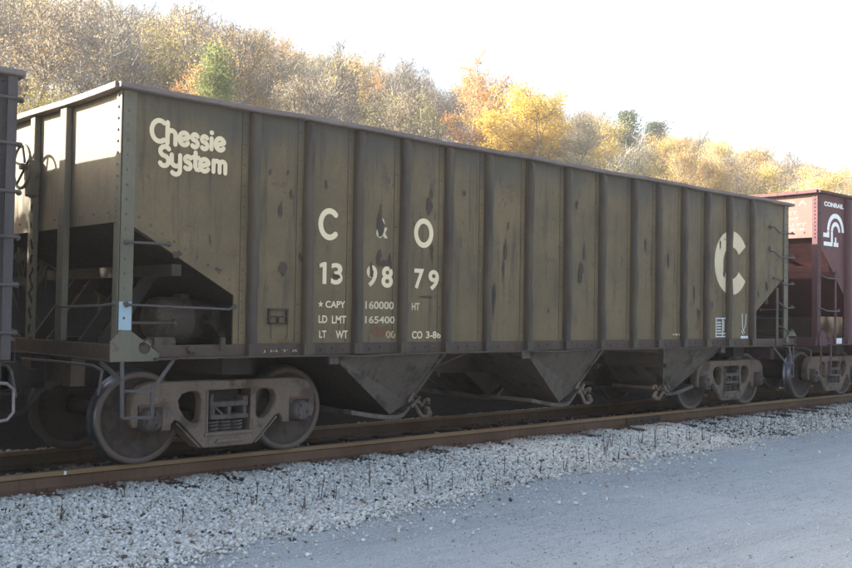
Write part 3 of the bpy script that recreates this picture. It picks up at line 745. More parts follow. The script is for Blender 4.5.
            la.blob((lx+.08*dirn, yl, lz+.10), (.035, .04, .035)); la.blob((lx+.10*dirn, yl, lz-.06), (.045, .045, .045))
            la.build('door_latch', M_TRUCK, ch)
    for p_, q_ in P.get('braces', []):
        b = MB(); b.bar(p_, q_, .07, .06, (0, 1, 0)); b.build('cross_brace', M_UNDER, car)
    # couplers
    for xe, d in ((x0, 1), (x1, -1)):
        co = MB(); cx = xe-d*.36
        co.box(*sorted((xe-d*.28, xe+d*.3)), -.075, .075, .78, .92)
        co.prism([(xe-d*.25, .77), (xe-d*.25, .94), (xe-d*.36, 1.0), (xe-d*.50, .98), (xe-d*.50, .72), (xe-d*.36, .72)], -.15, .10)
        co.box(*sorted((xe-d*.58, xe-d*.42)), -.17, -.06, .72, .99); co.box(*sorted((xe-d*.55, xe-d*.40)), .05, .15, .76, .95)
        cp = co.build('coupler', M_UNDER, car, .02)
        ah = MB(); ah.tube([(xe+d*.2, -.42, .82), (xe-d*.10, -.43, .80), (xe-d*.22, -.40, .72), (xe-d*.36, -.28, .52), (xe-d*.46, -.15, .46), (xe-d*.53, -.05, .50)], .028, 8)
        ah.cyl((xe-d*.12, -.43, .80), (xe-d*.18, -.42, .75), .045, 8)
        ah.build('air_hose', M_UNDER, car)
        uc = MB(); uc.tube([(xe-d*.10, -YS+.05, zs-.10), (xe-d*.12, -1.3, zs-.06), (xe-d*.12, -.40, zs-.06), (xe-d*.34, -.2, zs-.04)], .014, 6)
        uc.tube([(xe-d*.10, -YS+.05, zs-.10), (xe-d*.14, -YS+.04, zs-.32)], .014, 6)
        uc.build('uncoupling_lever', M_IRON, car)

# ---- the olive wagon in the middle
def root(label, x0, x1): return thing('hopper_car', label, 'hopper wagon', ((x0+x1)/2, 0, 0))
MAIN = dict(x0=4.16, x1=16.73, zt=3.585, zs=1.075, slopeL=((4.16, 2.365), (5.385, 1.685)), slopeR=((16.73, 2.325), (15.66, 1.66)),
    end_z=(2.33, 2.32), posts=[5.585, 6.264, 6.938, 7.614, 8.316, 9.008, 9.777, 10.562, 11.334, 12.084, 12.719, 13.394, 14.052, 14.72, 15.461],
    end_posts=(-.36, .40), bogies=(5.636, 15.626), hopL=(7.80, .345, 6.64), hopR=(13.72, .375, 14.64), sill_over=.24, gus_shift=(0, .20),
    chutes=[(6.66, 8.34, 7.82, 8.10, .345, .46, 1), (9.80, 11.43, 10.95, 11.28, .33, .49, 1), (14.62, 12.95, 13.70, 13.50, .37, .40, -1)],
    braces=[((8.40, -.6, .62), (9.75, -.6, 1.02)), ((11.55, -.6, .62), (12.7, -.6, 1.02)), ((8.3, -.3, .78), (9.9, -.3, .78)), ((11.4, -.3, .78), (13.0, -.3, .78))],
    mats=(M_SIDE, M_POST, M_CHORD, M_END, M_EPOST, M_SILL))
car = root('long olive green hopper wagon with worn cream lettering in the middle of the train', MAIN['x0'], MAIN['x1'])
MAIN['root'] = car; hopper_car(MAIN); side = MAIN['side']; YT = -YS-.0032

# lettering
L = MB(); w = .046; y = YT
xh = .150
def e_(cx, cz, rx=.050, rz=.058): return [arc(cx, cz, rx, rz, -38, -335, 18), [(cx-rx*.75, cz-rz*.22), (cx+rx*.85, cz+rz*.28)]]
def s_(cx, cz, rx=.030, rz=.0): return [arc(cx+.002, cz+.030, .030, .030, 30, 215, 8)[:] + arc(cx, cz-.030, .032, .031, 60, -140, 9)]
letters = []
bz = 3.087
letters += [arc(4.540, 3.205, .080, .098, 55, 305, 18)]
letters += [[(4.622, bz+.012), (4.622, 3.295)], [(4.622, 3.165)]+arc(4.664, 3.185, .042, .040, 150, 0, 8)+[(4.706, bz+.012)]]
letters += e_(4.798, 3.163); letters += s_(4.911, 3.160); letters += s_(5.016, 3.155)
letters += [[(5.094, bz+.016), (5.094, 3.205)], [(5.092, 3.262), (5.096, 3.262)]]
letters += e_(5.190, 3.160)
letters += [arc(4.598, 3.020, .048, .044, 35, 230, 10)+arc(4.590, 2.930, .046, .047, 60, -150, 10)]
letters += [[(4.668, 2.995)]+arc(4.715, 2.935, .046, .042, 180, 345, 9), [(4.757, 2.998), (4.757, 2.875)]+arc(4.712, 2.855, .045, .040, 0, -140, 8)]
letters += s_(4.838, 2.940); letters += [[(4.920, 3.045), (4.920, 2.905)]+[(4.932, 2.885), (4.955, 2.883)], [(4.893, 2.998), (4.952, 2.998)]]
letters += e_(5.020, 2.935)
letters += [[(5.118, 2.885), (5.118, 2.990)], [(5.118, 2.955)]+arc(5.152, 2.958, .034, .034, 140, 0, 6)+[(5.186, 2.885)], [(5.186, 2.955)]+arc(5.218, 2.958, .032, .034, 140, 0, 6)+[(5.250, 2.882)]]
strokes(L, letters, w, y)
L.build('lettering', M_CREAM, side)
L = MB(); strokes(L, [arc(6.560, 2.476, .120, .142, 48, 312, 22)], .062, y); L.build('lettering', M_CREAM, side); fill_curve([[(7.94+.153*math.cos(a), 2.472+.172*math.sin(a)) for a in np.linspace(0, 2*math.pi, 41)[:-1]], [(7.94+.091*math.cos(a), 2.472+.110*math.sin(a)) for a in np.linspace(0, 2*math.pi, 41)[:-1]]], .002, 0, (0, y, 0), M_CREAM, 'lettering', side)
text('&', 7.215, 7.385, 2.372, 2.60, y, M_CREAMW, side, bold=.02)
for t_, a, b_, c_, d_ in (('3', 6.591, 6.748, 1.831, 2.064), ('9', 7.086, 7.239, 1.822, 2.063), ('8', 7.303, 7.474, 1.818, 2.062), ('7', 7.801, 7.956, 1.820, 2.054), ('9', 8.027, 8.197, 1.809, 2.049)):
    text(t_, a, b_, c_, d_, y, M_CREAM, side, bold=.03)
b = MB(); b.prism([(6.478, 1.834), (6.528, 1.834), (6.528, 2.067), (6.49, 2.067), (6.437, 2.045), (6.437, 2.005), (6.478, 2.015)], y-.001, y+.001); b.build('lettering', M_CREAM, side)
st = [(6.46+.036*(1 if k % 2 == 0 else .42)*math.sin(math.pi*k/5), 1.617+.038*(1 if k % 2 == 0 else .42)*math.cos(math.pi*k/5)) for k in range(10)]
b = MB(); b.prism(st, y-.001, y+.001); b.build('lettering', M_CREAM, side)
for t_, a, b_, c_, d_, m_ in (('CAPY', 6.524, 6.793, 1.581, 1.655, M_CREAM), ('160000', 7.075, 7.494, 1.576, 1.664, M_CREAMW), ('HT', 7.770, 7.891, 1.572, 1.656, M_CREAMW),
        ('LD', 6.435, 6.551, 1.418, 1.498, M_CREAM), ('LMT', 6.613, 6.810, 1.413, 1.497, M_CREAM), ('165400', 7.075, 7.512, 1.416, 1.498, M_CREAMW),
        ('LT', 6.447, 6.542, 1.259, 1.337, M_CREAM), ('WT', 6.668, 6.836, 1.250, 1.337, M_CREAM), ('00', 7.381, 7.525, 1.251, 1.334, M_YELW), ('CO', 7.780, 7.943, 1.243, 1.330, M_CREAM), ('3-86', 8.002, 8.241, 1.245, 1.330, M_CREAM)):
    text(t_, a, b_, c_, d_, y, m_, side, bold=.022)
# big emblem C, drawn in two pieces either side of a post
cx_, cz_, R_ = 14.845, 2.443, .525
fill_curve([ring_sector(cx_, cz_, R_*.50, R_, 33, 327, 48)], .002, 0, (0, y, 0), M_EMB, 'emblem', side)
b = MB()
for z_ in (1.232, 1.282, 1.525): b.box(14.37, 14.757, y-.001, y+.001, z_, z_+.016)
for x_ in (14.37, 14.742, 14.565): b.box(x_, x_+.016, y-.0015, y+.0015, 1.232, 1.54)
for k in range(4): b.box(14.40, 14.53, y-.001, y+.001, 1.325+.045*k, 1.342+.045*k)
b.box(14.60, 14.62, y-.001, y+.001, 1.33, 1.50)
b.build('stencil_panel', M_PAPER, side)
b = MB(); b.box(15.151, 15.385, y-.001, y+.001, 1.188, 1.246); b.build('white_label', M_PAPER, side)
b = MB(); strokes(b, [[(15.195, 1.61), (15.20, 1.40), (15.24, 1.34), (15.30, 1.42), (15.325, 1.61)], [(15.22, 1.36), (15.27, 1.30)], [(15.18, 1.33), (15.22, 1.28)]], .016, y); b.build('chalk_scribble', M_PAPER, side)
text('J H T B', 5.72, 6.15, zs_ := 1.112, 1.140, -YS-.0292, M_YELW, car, bold=.01)
text('- -- - - --', 13.146, 13.50, 1.262, 1.290, y, M_CREAMW, side, bold=.02)
# bare-metal scars
def scar(pts, n=3):
    b = MB(); b.add([(a, YT-.0022, c) for a, c in pts]+[(a, YT+.001, c) for a, c in pts], [tuple(range(len(pts)))]+[(i, (i+1) % len(pts), len(pts)+(i+1) % len(pts), len(pts)+i) for i in range(len(pts))])
    return b
def ragged(cx, cz, rx, rz, seed, n=64, taper=0.):
    rr = random.Random(seed); o = []; ph = [rr.uniform(0, 6.28) for _ in range(6)]
    for k in range(n):
        a = 2*math.pi*k/n; q = .8+sum(math.sin((j+2)*a+ph[j])*.16/(j+1) for j in range(6))+.22*(rr.random()-.5)
        w_ = .55 if math.sin(a) < -.75 and k % 3 else 1
        zz = cz+rz*q*math.sin(a)*(1.25 if k % 5 == 0 and math.sin(a) < 0 else 1); o.append((cx+rx*q*w_*math.cos(a)*(1-taper*math.sin(a)), zz))
    return o
M_STAIN = weathered('orange_rust_stain', (.155, .085, .045), (.125, .085, .05), (.085, .06, .04), (.19, .095, .045), .7, .6, .8)
for k_, (a, c, rx, rz) in enumerate([(7.30, 1.33, .17, .085), (7.22, 1.43, .09, .05), (6.0, 1.22, .10, .03), (13.85, 1.45, .10, .12), (15.3, 2.0, .02, .12)]):
    p_ = ragged(a, c, rx, rz, 90+k_, 64, 0); sc_ = MB(); sc_.add([(u, -YS-.0022-.0001*k_, v_) for u, v_ in p_], [tuple(range(len(p_)))]); sc_.build('rust_stain', M_STAIN, side)
for i, (a, c, rx, rz, tp) in enumerate([(7.265, 2.58, .05, .15, .5), (7.285, 2.47, .045, .10, 0), (7.26, 2.16, .04, .10, .3), (7.33, 2.09, .05, .05, 0), (8.02, 2.80, .045, .14, .4), (8.075, 2.25, .03, .10, -.3),
        (5.92, 2.58, .035, .07, .4), (6.66, 1.92, .05, .035, 0), (5.96, 1.98, .05, .10, .2), (6.18, 2.10, .03, .05, 0), (7.15, 2.0, .03, .09, .1), (7.42, 2.12, .03, .10, .3), (6.95, 2.2, .02, .1, 0), (8.0, 1.73, .10, .02, 0), (5.78, 2.95, .02, .04, 0), (6.0, 2.97, .02, .03, 0), (6.05, 2.75, .02, .07, 0), (6.5, 2.9, .02, .05, 0),
        (9.35, 2.35, .03, .17, .1), (9.32, 2.1, .025, .10, -.3), (9.40, 2.66, .018, .06, 0), (10.95, 2.42, .02, .16, 0), (10.88, 2.13, .06, .15, .2), (10.78, 3.05, .03, .06, 0), (12.40, 2.6, .03, .09, 0), (13.85, 1.6, .04, .1, 0), (13.72, 1.9, .03, .13, 0), (14.25, 1.75, .03, .05, 0), (4.75, 2.06, .05, .04, 0), (5.10, 2.22, .015, .05, 0), (5.20, 1.93, .05, .02, 0), (9.15, 1.75, .03, .2, 0), (10.2, 1.6, .02, .04, 0),
        (16.0, 2.1, .05, .08, 0), (15.72, 1.95, .03, .05, 0), (16.1, 2.75, .035, .05, 0), (16.1, 3.12, .035, .05, 0), (14.48, 2.72, .03, .07, 0), (14.6, 2.30, .03, .1, .4), (8.6, 3.0, .02, .05, 0), (8.05, 2.95, .025, .06, 0), (13.0, 2.4, .02, .15, 0)]):
    p_ = ragged(a, c, rx*1.1, rz*1.1, i, 64, tp); yy = YT-.0036-.00008*i; sc_ = MB()
    sc_.add([(u, yy, v_) for u, v_ in p_], [tuple(range(len(p_)))]); sc_.build('rust_scar', M_RUST, side)
# placard board holder
b = MB()
for (p_, q_) in (((5.79, 1.41), (6.03, 1.41)), ((5.79, 1.55), (6.03, 1.55)), ((5.80, 1.40), (5.80, 1.56)), ((6.02, 1.40), (6.02, 1.56)), ((5.91, 1.41), (5.91, 1.48)), ((5.80, 1.48), (6.02, 1.48))):
    b.bar((p_[0], -YS-.014, p_[1]), (q_[0], -YS-.014, q_[1]), .018, .026, (0, 1, 0))
b.build('placard_holder', M_RUST, car)
b = MB()
for (p_, q_) in (((5.84, 1.26), (6.04, 1.26)), ((5.84, 1.39), (6.04, 1.39)), ((5.84, 1.26), (5.84, 1.39)), ((6.04, 1.26), (6.04, 1.39))):
    b.bar((p_[0], -YS-.003, p_[1]), (q_[0], -YS-.003, q_[1]), .008, .006, (0, 1, 0))
b.build('weld_patch', M_SIDE, car)

def rod(pts, r=.0125, name='grab_iron', m=None, par=None):
    b = MB(); b.tube(pts, r, 8)
    for p_ in (pts[0], pts[-1]): b.blob(p_, (.028, .022, .028))
    return b.build(name, m or M_IRON, par or car)
# left corner: two side rods, one end rod, bare blue foot of the corner post, step
rod([(4.235, -1.535, 1.575), (4.235, -1.60, 1.572), (5.03, -1.60, 1.552), (5.28, -1.59, 1.545), (5.39, -1.52, 1.575)])
rod([(4.222, -1.535, 2.138), (4.222, -1.59, 2.138), (4.60, -1.585, 2.143), (4.66, -1.515, 2.15)])
rod([(4.10, -.36, 1.56), (4.09, -.5, 1.545), (4.10, -1.3, 1.56), (4.145, -1.48, 1.58)])
b = MB(); b.box(4.168, 4.292, -YS-.0225, -YS-.0205, 1.34, 1.60); b.build('paint_patch', M_BLUE, car)
for z_, r_ in ((1.605, .03), (1.575, .024), (1.63, .02)): pass
def flat(pts, w=.035, t=.012, name='step', m=None, par=None, side_=(0, 1, 0)):
    b = MB()
    for p_, q_ in zip(pts[:-1], pts[1:]): b.bar(p_, q_, w, t, side_)
    return b
b = flat([(4.195, -1.555, 1.06), (4.205, -1.56, .548)], .036, .014)
for p_, q_ in (((4.205, -1.56, .548), (4.505, -1.56, .540)), ((4.215, -1.56, .790), (4.51, -1.56, .785))): b.bar(p_, q_, .024, .024)
b.bar((4.500, -1.56, .535), (4.500, -1.56, .80), .034, .014); b.bar((4.495, -1.56, .785), (4.715, -1.55, 1.065), .034, .014)
b.bar((4.06, -1.40, 1.05), (4.20, -1.555, .88), .05, .012, (1, 0, 0))
b.build('step', M_IRON, car)
# far side corner step
b = flat([(4.195, 1.555, 1.06), (4.205, 1.56, .548), (4.505, 1.56, .540), (4.500, 1.56, .80), (4.715, 1.55, 1.065)]); b.build('step', M_IRON, car)
# air reservoir drum and its shelf under the left slope sheet
b = MB(); prof = [(.0, 4.90), (.10, 4.905), (.18, 4.935), (.225, 4.985), (.235, 5.04), (.235, 5.30), (.247, 5.31), (.247, 5.345), (.235, 5.355), (.235, 5.68), (.20, 5.76), (.10, 5.80), (.0, 5.81)]
vs = []; n_ = 28
for r_, xx in prof:
    for j in range(n_): t_ = 2*math.pi*j/n_; vs.append((xx, -.62+r_*math.cos(t_), 1.43+r_*math.sin(t_)))
b.add(vs, [(i*n_+j, i*n_+(j+1) % n_, (i+1)*n_+(j+1) % n_, (i+1)*n_+j) for i in range(len(prof)-1) for j in range(n_)], 0, True)
b.box(5.25, 5.35, -.70, -.54, 1.65, 1.70)
tk = b.build('air_reservoir', M_CHUTE, car)
b = MB(); b.box(5.42, 6.0, -1.0, -.62, 1.395, 1.425); b.hexa([(5.45, -.98, 1.39), (5.95, -.98, 1.39), (5.95, -.98, 1.14), (5.70, -.98, 1.14)], [(5.45, -.95, 1.39), (5.95, -.95, 1.39), (5.95, -.95, 1.14), (5.70, -.95, 1.14)])
for xx in (5.5, 5.62, 5.74): b.box(xx, xx+.06, -.97, -.90, 1.42, 1.53)
b.build('reservoir_bracket', M_CHUTE, tk)
b = MB(); b.cyl((4.4, -.95, 1.40), (5.05, -.93, 1.40), .016, 8); b.blob((5.06, -.93, 1.40), (.04, .05, .04)); b.build('brake_rod', M_CHUTE, car)
b = MB(); b.box(4.78, 4.98, -1.05, -.88, 1.12, 1.26); b.cyl((4.98, -.97, 1.21), (5.03, -.97, 1.21), .05, 12); b.cyl((5.03, -.97, 1.21), (5.035, -.97, 1.21), .03, 12); b.box(4.70, 4.78, -1.02, -.92, 1.16, 1.24); b.build('brake_valve', M_TRUCK, car, .01)
b = MB(); b.bar((5.24, -1.545, 1.15), (5.24, -1.545, 1.27), .05, .04, (0, 1, 0)); b.build('sill_bracket', M_SILL, car); b = MB(); b.blob((4.90, -1.545, 1.155), (.035, .03, .04)); b.bar((4.86, -1.54, 1.17), (4.95, -1.54, 1.13), .03, .04); b.build('sill_bracket', M_SILL, car)
# handbrake on the left end
b = MB()
WX, WY, WZ = 3.99, .37, 2.99
ring = [(WX, WY+.225*math.cos(a), WZ+.225*math.sin(a)) for a in np.linspace(0, 2*math.pi, 29)]
b.tube(ring, .016, 8)
for k in range(5):
    a = R(90+72*k); b.tube([(WX+.03, WY+.04*math.cos(a), WZ+.04*math.sin(a)), (WX, WY+.225*math.cos(a), WZ+.225*math.sin(a))], .013, 6)
b.cyl((WX-.02, WY, WZ), (4.16, WY, WZ), .035, 10); wh = b.build('brake_wheel', M_EPOST, car)
b = MB(); b.prism_x([(WY-.05, WZ-.30), (WY+.11, WZ-.30), (WY+.14, WZ-.05), (WY+.10, WZ+.08), (WY-.05, WZ+.08), (WY-.08, WZ-.05)], 4.06, 4.165); b.box(4.10, 4.165, WY-.06, WY+.06, 2.2, WZ-.3)
b.build('brake_housing', M_EPOST, car, .02)
b = MB(); b.tube([(4.11, WY-.02, 2.72)]+[(4.11+.015*math.sin(k*2.1), WY-.02+.012*math.cos(k*2.6), 2.70-.06*k) for k in range(1, 26)], .012, 5); b.build('brake_chain', M_UNDER, car)
# right corner ladder: rungs that wrap the corner and two stiles
b = MB(); b.box(16.275, 16.345, -1.545, -1.528, 1.085, 2.08); b.build('ladder_stile', M_POST, car)
for zz_, xa_ in ((3.03, 16.10), (2.61, 16.10), (2.145, 16.24), (1.73, 16.31), (1.31, 16.42)):
    rod([(xa_, -1.51, zz_+.10), (xa_+.02, -1.585, zz_+.08), (xa_+.17, -1.60, zz_), (16.80, -1.60, zz_+.01), (16.84, -1.54, zz_+.03)], .014, 'ladder_rung')
for zz_ in (3.0, 2.6, 2.15, 1.7): rod([(16.75, -1.45, zz_), (16.86, -1.43, zz_), (16.86, -1.0, zz_), (16.75, -.98, zz_)], .013, 'ladder_rung')
b = MB(); b.bar((16.15, -1.55, 1.06), (16.59, -1.56, .77), .03, .012); b.bar((16.59, -1.56, .78), (16.62, -1.56, .53), .03, .012); b.bar((16.86, -1.56, 1.06), (16.86, -1.56, .53), .03, .012); b.bar((16.60, -1.56, .535), (16.875, -1.56, .53), .025, .025); b.bar((16.58, -1.56, .77), (16.86, -1.56, .765), .025, .025)
b.bar((16.70, -1.56, 1.05), (16.80, -1.56, .77), .06, .012)
b.build('step', M_IRON, car)
for z_ in (1.55, 1.32): rod([(16.0, -1.3, z_), (17.0, -1.25, z_)], .013, 'brake_pipe', M_UNDER)

# ---- the dark wagon whose end shows at the left edge
LEFT = dict(MAIN); DXL = 3.20-16.98
LEFT.update(x0=4.16+DXL, x1=3.15, slopeL=((4.16+DXL, 2.365), (5.385+DXL, 1.685)), slopeR=((3.15, 2.40), (15.66+DXL+.25, 1.70)), zt=3.53, zs=1.09,
    posts=[p_+DXL+.2 for p_ in MAIN['posts'][:-1]], bogies=(5.636+DXL, 15.626+DXL+.02), hopL=(7.80+DXL, .345, 6.64+DXL), hopR=(13.72+DXL, .375, 14.64+DXL), sill_over=.05, gus_shift=(0, .02),
    chutes=[(a+DXL, b_+DXL, c_+DXL, d_+DXL, e, f, g) for a, b_, c_, d_, e, f, g in MAIN['chutes']], braces=[], mats=(M_LEFT, M_LEFT, M_CHORD, M_LEFT, M_LEFT, M_SILL), end_mat=M_END)
LEFT['root'] = root('dark brown hopper wagon cut off by the left edge, only its end ladder showing', LEFT['x0'], LEFT['x1'])
hopper_car(LEFT)
b = MB(); b.box(3.105, 3.185, -1.595, -1.575, 1.10, 3.46); b.build('ladder_stile', M_LEFT, LEFT['root'])
for zz_ in (1.32, 1.72, 2.12, 2.50, 2.90, 3.28):
    rod([(2.62, -1.52, zz_), (2.62, -1.60, zz_), (3.22, -1.605, zz_), (3.24, -1.53, zz_)], .014, 'ladder_rung', M_IRON, LEFT['root'])
    rod([(3.16, -1.40, zz_+.02), (3.27, -1.38, zz_+.02), (3.27, -.95, zz_+.02), (3.16, -.93, zz_+.02)], .014, 'ladder_rung', M_IRON, LEFT['root'])
b = MB()
b.bar((2.86, -1.56, 1.08), (2.86, -1.56, .53), .04, .014); b.bar((3.10, -1.56, 1.08), (3.10, -1.56, .53), .04, .014); b.bar((2.85, -1.56, .54), (3.12, -1.56, .54), .03, .03); b.bar((2.85, -1.56, .80), (3.12, -1.56, .80), .03, .03)
b.build('step', M_LEFT, LEFT['root'])
rod([(3.0, -1.58, .92), (3.16, -1.60, .90), (3.215, -1.60, .85), (3.22, -1.60, .66), (3.17, -1.60, .60), (3.06, -1.59, .585)], .014, 'lever_handle', M_GALV, LEFT['root'])

# ---- the brown-red wagon at the right
RX0 = 17.86; DXR = 18.627+AX-5.636
RED = dict(MAIN)
RED.update(x0=RX0, x1=31.2, zt=3.93, zs=1.07, slopeL=((RX0, 3.06), (19.28, 1.75)), slopeR=((31.2, 3.06), (29.8, 1.75)), end_z=(3.06, 3.06),
    posts=[19.10, 20.2, 21.4, 22.6, 23.8, 25.0, 26.2, 27.4, 28.6, 29.8], post_w=.10, lap=.10, bogies=(18.627+AX, 29.6), hopL=(21.58, .35, 20.58), hopR=(27.42, .37, 28.42), sill_over=0, gus_shift=(.10, 0), end_posts=(.0,),
    chutes=[(20.6, 22.6, 21.6, 21.9, .35, .46, 1), (23.6, 25.6, 24.7, 25.0, .33, .49, 1), (28.4, 26.6, 27.4, 27.2, .37, .40, -1)], braces=[],
    mats=(M_RED, M_REDDK, M_REDDK, M_RED, M_REDDK, M_REDDK), end_mat=M_REDEND, slope_mat=M_RED, struts=())
red = root('brown red hopper wagon with white lettering at the right edge', RED['x0'], RED['x1'])
RED['root'] = red; hopper_car(RED); rside = RED['side']
text('CONRAIL', 18.15, 18.97, 3.665, 3.755, y, M_WHITE, rside, bold=.05)
# white wheel emblem: two nested arcs running into rail bars
em = []
ecx, ecz = 18.63, 3.20
fill_curve([ring_sector(ecx, ecz, .265, .355, 2, 178, 26)], .002, 0, (0, y, 0), M_WHITE, 'emblem', rside)
fill_curve([ring_sector(ecx, ecz, .115, .195, 2, 178, 22)], .002, 0, (0, y, 0), M_WHITE, 'emblem', rside)
b = MB(); b.box(18.275, 18.365, y-.001, y+.001, 3.085, 3.20); b.box(18.435, 18.515, y-.001, y+.001, 2.99, 3.20)
b.box(18.12, 18.365, y-.0012, y+.0012, 3.085, 3.165); b.box(18.14, 18.50, y-.0008, y+.0012, 2.925, 3.000); b.box(18.55, 18.745, y-.001, y+.001, 2.925, 3.005); b.box(18.60, 18.66, y-.0013, y+.001, 2.925, 3.10)
b.build('emblem', M_WHITE, rside)
xE = RX0+.0105
for t_, a, b_, c_, d_ in (('R B A', -.75, -1.30, 3.67, 3.77), ('EST', -.85, -1.12, 3.50, 3.57), ('LT WT', -.80, -1.15, 3.39, 3.45), ('CU FT', -.80, -1.30, 3.28, 3.34), ('- - -', -.80, -1.25, 3.20, 3.24)):
    text(t_, a, b_, c_, d_, xE, M_WHITEW, RED['endL'], plane='yz', bold=.02)
b = MB(); b.box(18.50, 18.56, -1.56, -1.54, 1.08, 2.45); b.box(18.48, 18.58, -1.57, -1.53, 2.40, 2.44); b.build('ladder_stile', M_REDDK, red)
for zz_ in (2.31, 1.70): rod([(17.95, -1.52, zz_+.05), (17.97, -1.58, zz_+.03), (18.10, -1.59, zz_), (18.62, -1.59, zz_), (18.64, -1.56, zz_+.02)], .014, 'grab_iron', M_IRON, red)
b = MB(); b.bar((17.93, -1.56, 1.06), (17.93, -1.56, .53), .035, .014); b.bar((18.33, -1.56, 1.06), (18.33, -1.56, .53), .05, .014); b.bar((17.93, -1.56, .54), (18.35, -1.56, .535), .025, .025); b.bar((17.93, -1.56, .86), (18.35, -1.56, .855), .025, .025)
b.build('step', M_REDDK, red)
b = MB(); b.box(18.60, 18.85, -YS-.031, -YS-.029, 1.085, 1.19); b.build('white_label', M_PAPER, red)

# ---------------------------------------------------------------- trees
def leaf_mat(name, cols, trans=.45, rough=.6):
    m, nt, b, o = nmat(name)
    g = N(nt, 'ShaderNodeNewGeometry'); rmp = N(nt, 'ShaderNodeValToRGB'); nt.links.new(g.outputs['Random Per Island'], rmp.inputs[0])
    rmp.color_ramp.interpolation = 'LINEAR'
    for i, c in enumerate(cols):
        p_ = i/(len(cols)-1)
        e = rmp.color_ramp.elements[0 if i == 0 else -1] if i in (0, len(cols)-1) else rmp.color_ramp.elements.new(p_)
        e.position = p_; e.color = (*c, 1)
    oi = N(nt, 'ShaderNodeObjectInfo')
    hs = N(nt, 'ShaderNodeHueSaturation'); nt.links.new(rmp.outputs[0], hs.inputs['Color'])
    nt.links.new(ramp(nt, oi.outputs['Random'], 0, 1, .75, 1.2), hs.inputs['Value'])
    nt.links.new(ramp(nt, oi.outputs['Random'], 0, 1, .485, .515), hs.inputs['Hue'])
    nt.links.new(hs.outputs[0], b.inputs['Base Color']); b.inputs['Roughness'].default_value = rough
    tr = N(nt, 'ShaderNodeBsdfTranslucent'); nt.links.new(hs.outputs[0], tr.inputs[0])
    mx = N(nt, 'ShaderNodeMixShader'); mx.inputs[0].default_value = trans
    nt.links.new(b.outputs[0], mx.inputs[1]); nt.links.new(tr.outputs[0], mx.inputs[2]); nt.links.new(mx.outputs[0], o.inputs[0])
    return m
M_BARK = weathered('grey_bark', (.20, .18, .16), (.27, .25, .225), (.12, .105, .09), (.15, .12, .09), .9, .4, .3)
M_TWIG = leaf_mat('bare_twigs', [(.20, .185, .175), (.31, .295, .29), (.13, .12, .115), (.25, .24, .235)], .05, .9)
LEAVES = dict(
    yellow=leaf_mat('yellow_leaves', [(.78, .60, .08), (.82, .66, .13), (.70, .51, .06), (.80, .68, .22)]),
    orange=leaf_mat('orange_leaves', [(.55, .26, .09), (.60, .33, .13), (.46, .20, .07), (.56, .39, .18)]),
    tan=leaf_mat('tan_leaves', [(.30, .235, .15), (.37, .30, .18), (.22, .17, .105), (.31, .28, .16)]),
    olive=leaf_mat('olive_leaves', [(.22, .20, .07), (.30, .26, .08), (.15, .14, .05), (.36, .29, .10)]),
    russet=leaf_mat('russet_leaves', [(.27, .14, .09), (.33, .19, .12), (.22, .11, .08), (.32, .23, .16)]),
    gold=leaf_mat('gold_leaves', [(.55, .38, .10), (.46, .31, .09), (.58, .44, .16), (.40, .30, .13)]),
    green=leaf_mat('green_leaves', [(.15, .18, .07), (.20, .22, .09), (.11, .14, .05), (.28, .27, .10)]),
    brown=leaf_mat('dead_leaves', [(.05, .038, .025), (.075, .055, .035), (.035, .027, .02), (.06, .05, .03)], .1),
    dark=leaf_mat('dark_green_leaves', [(.075, .095, .045), (.095, .12, .055), (.06, .08, .04), (.115, .13, .07)], .25))

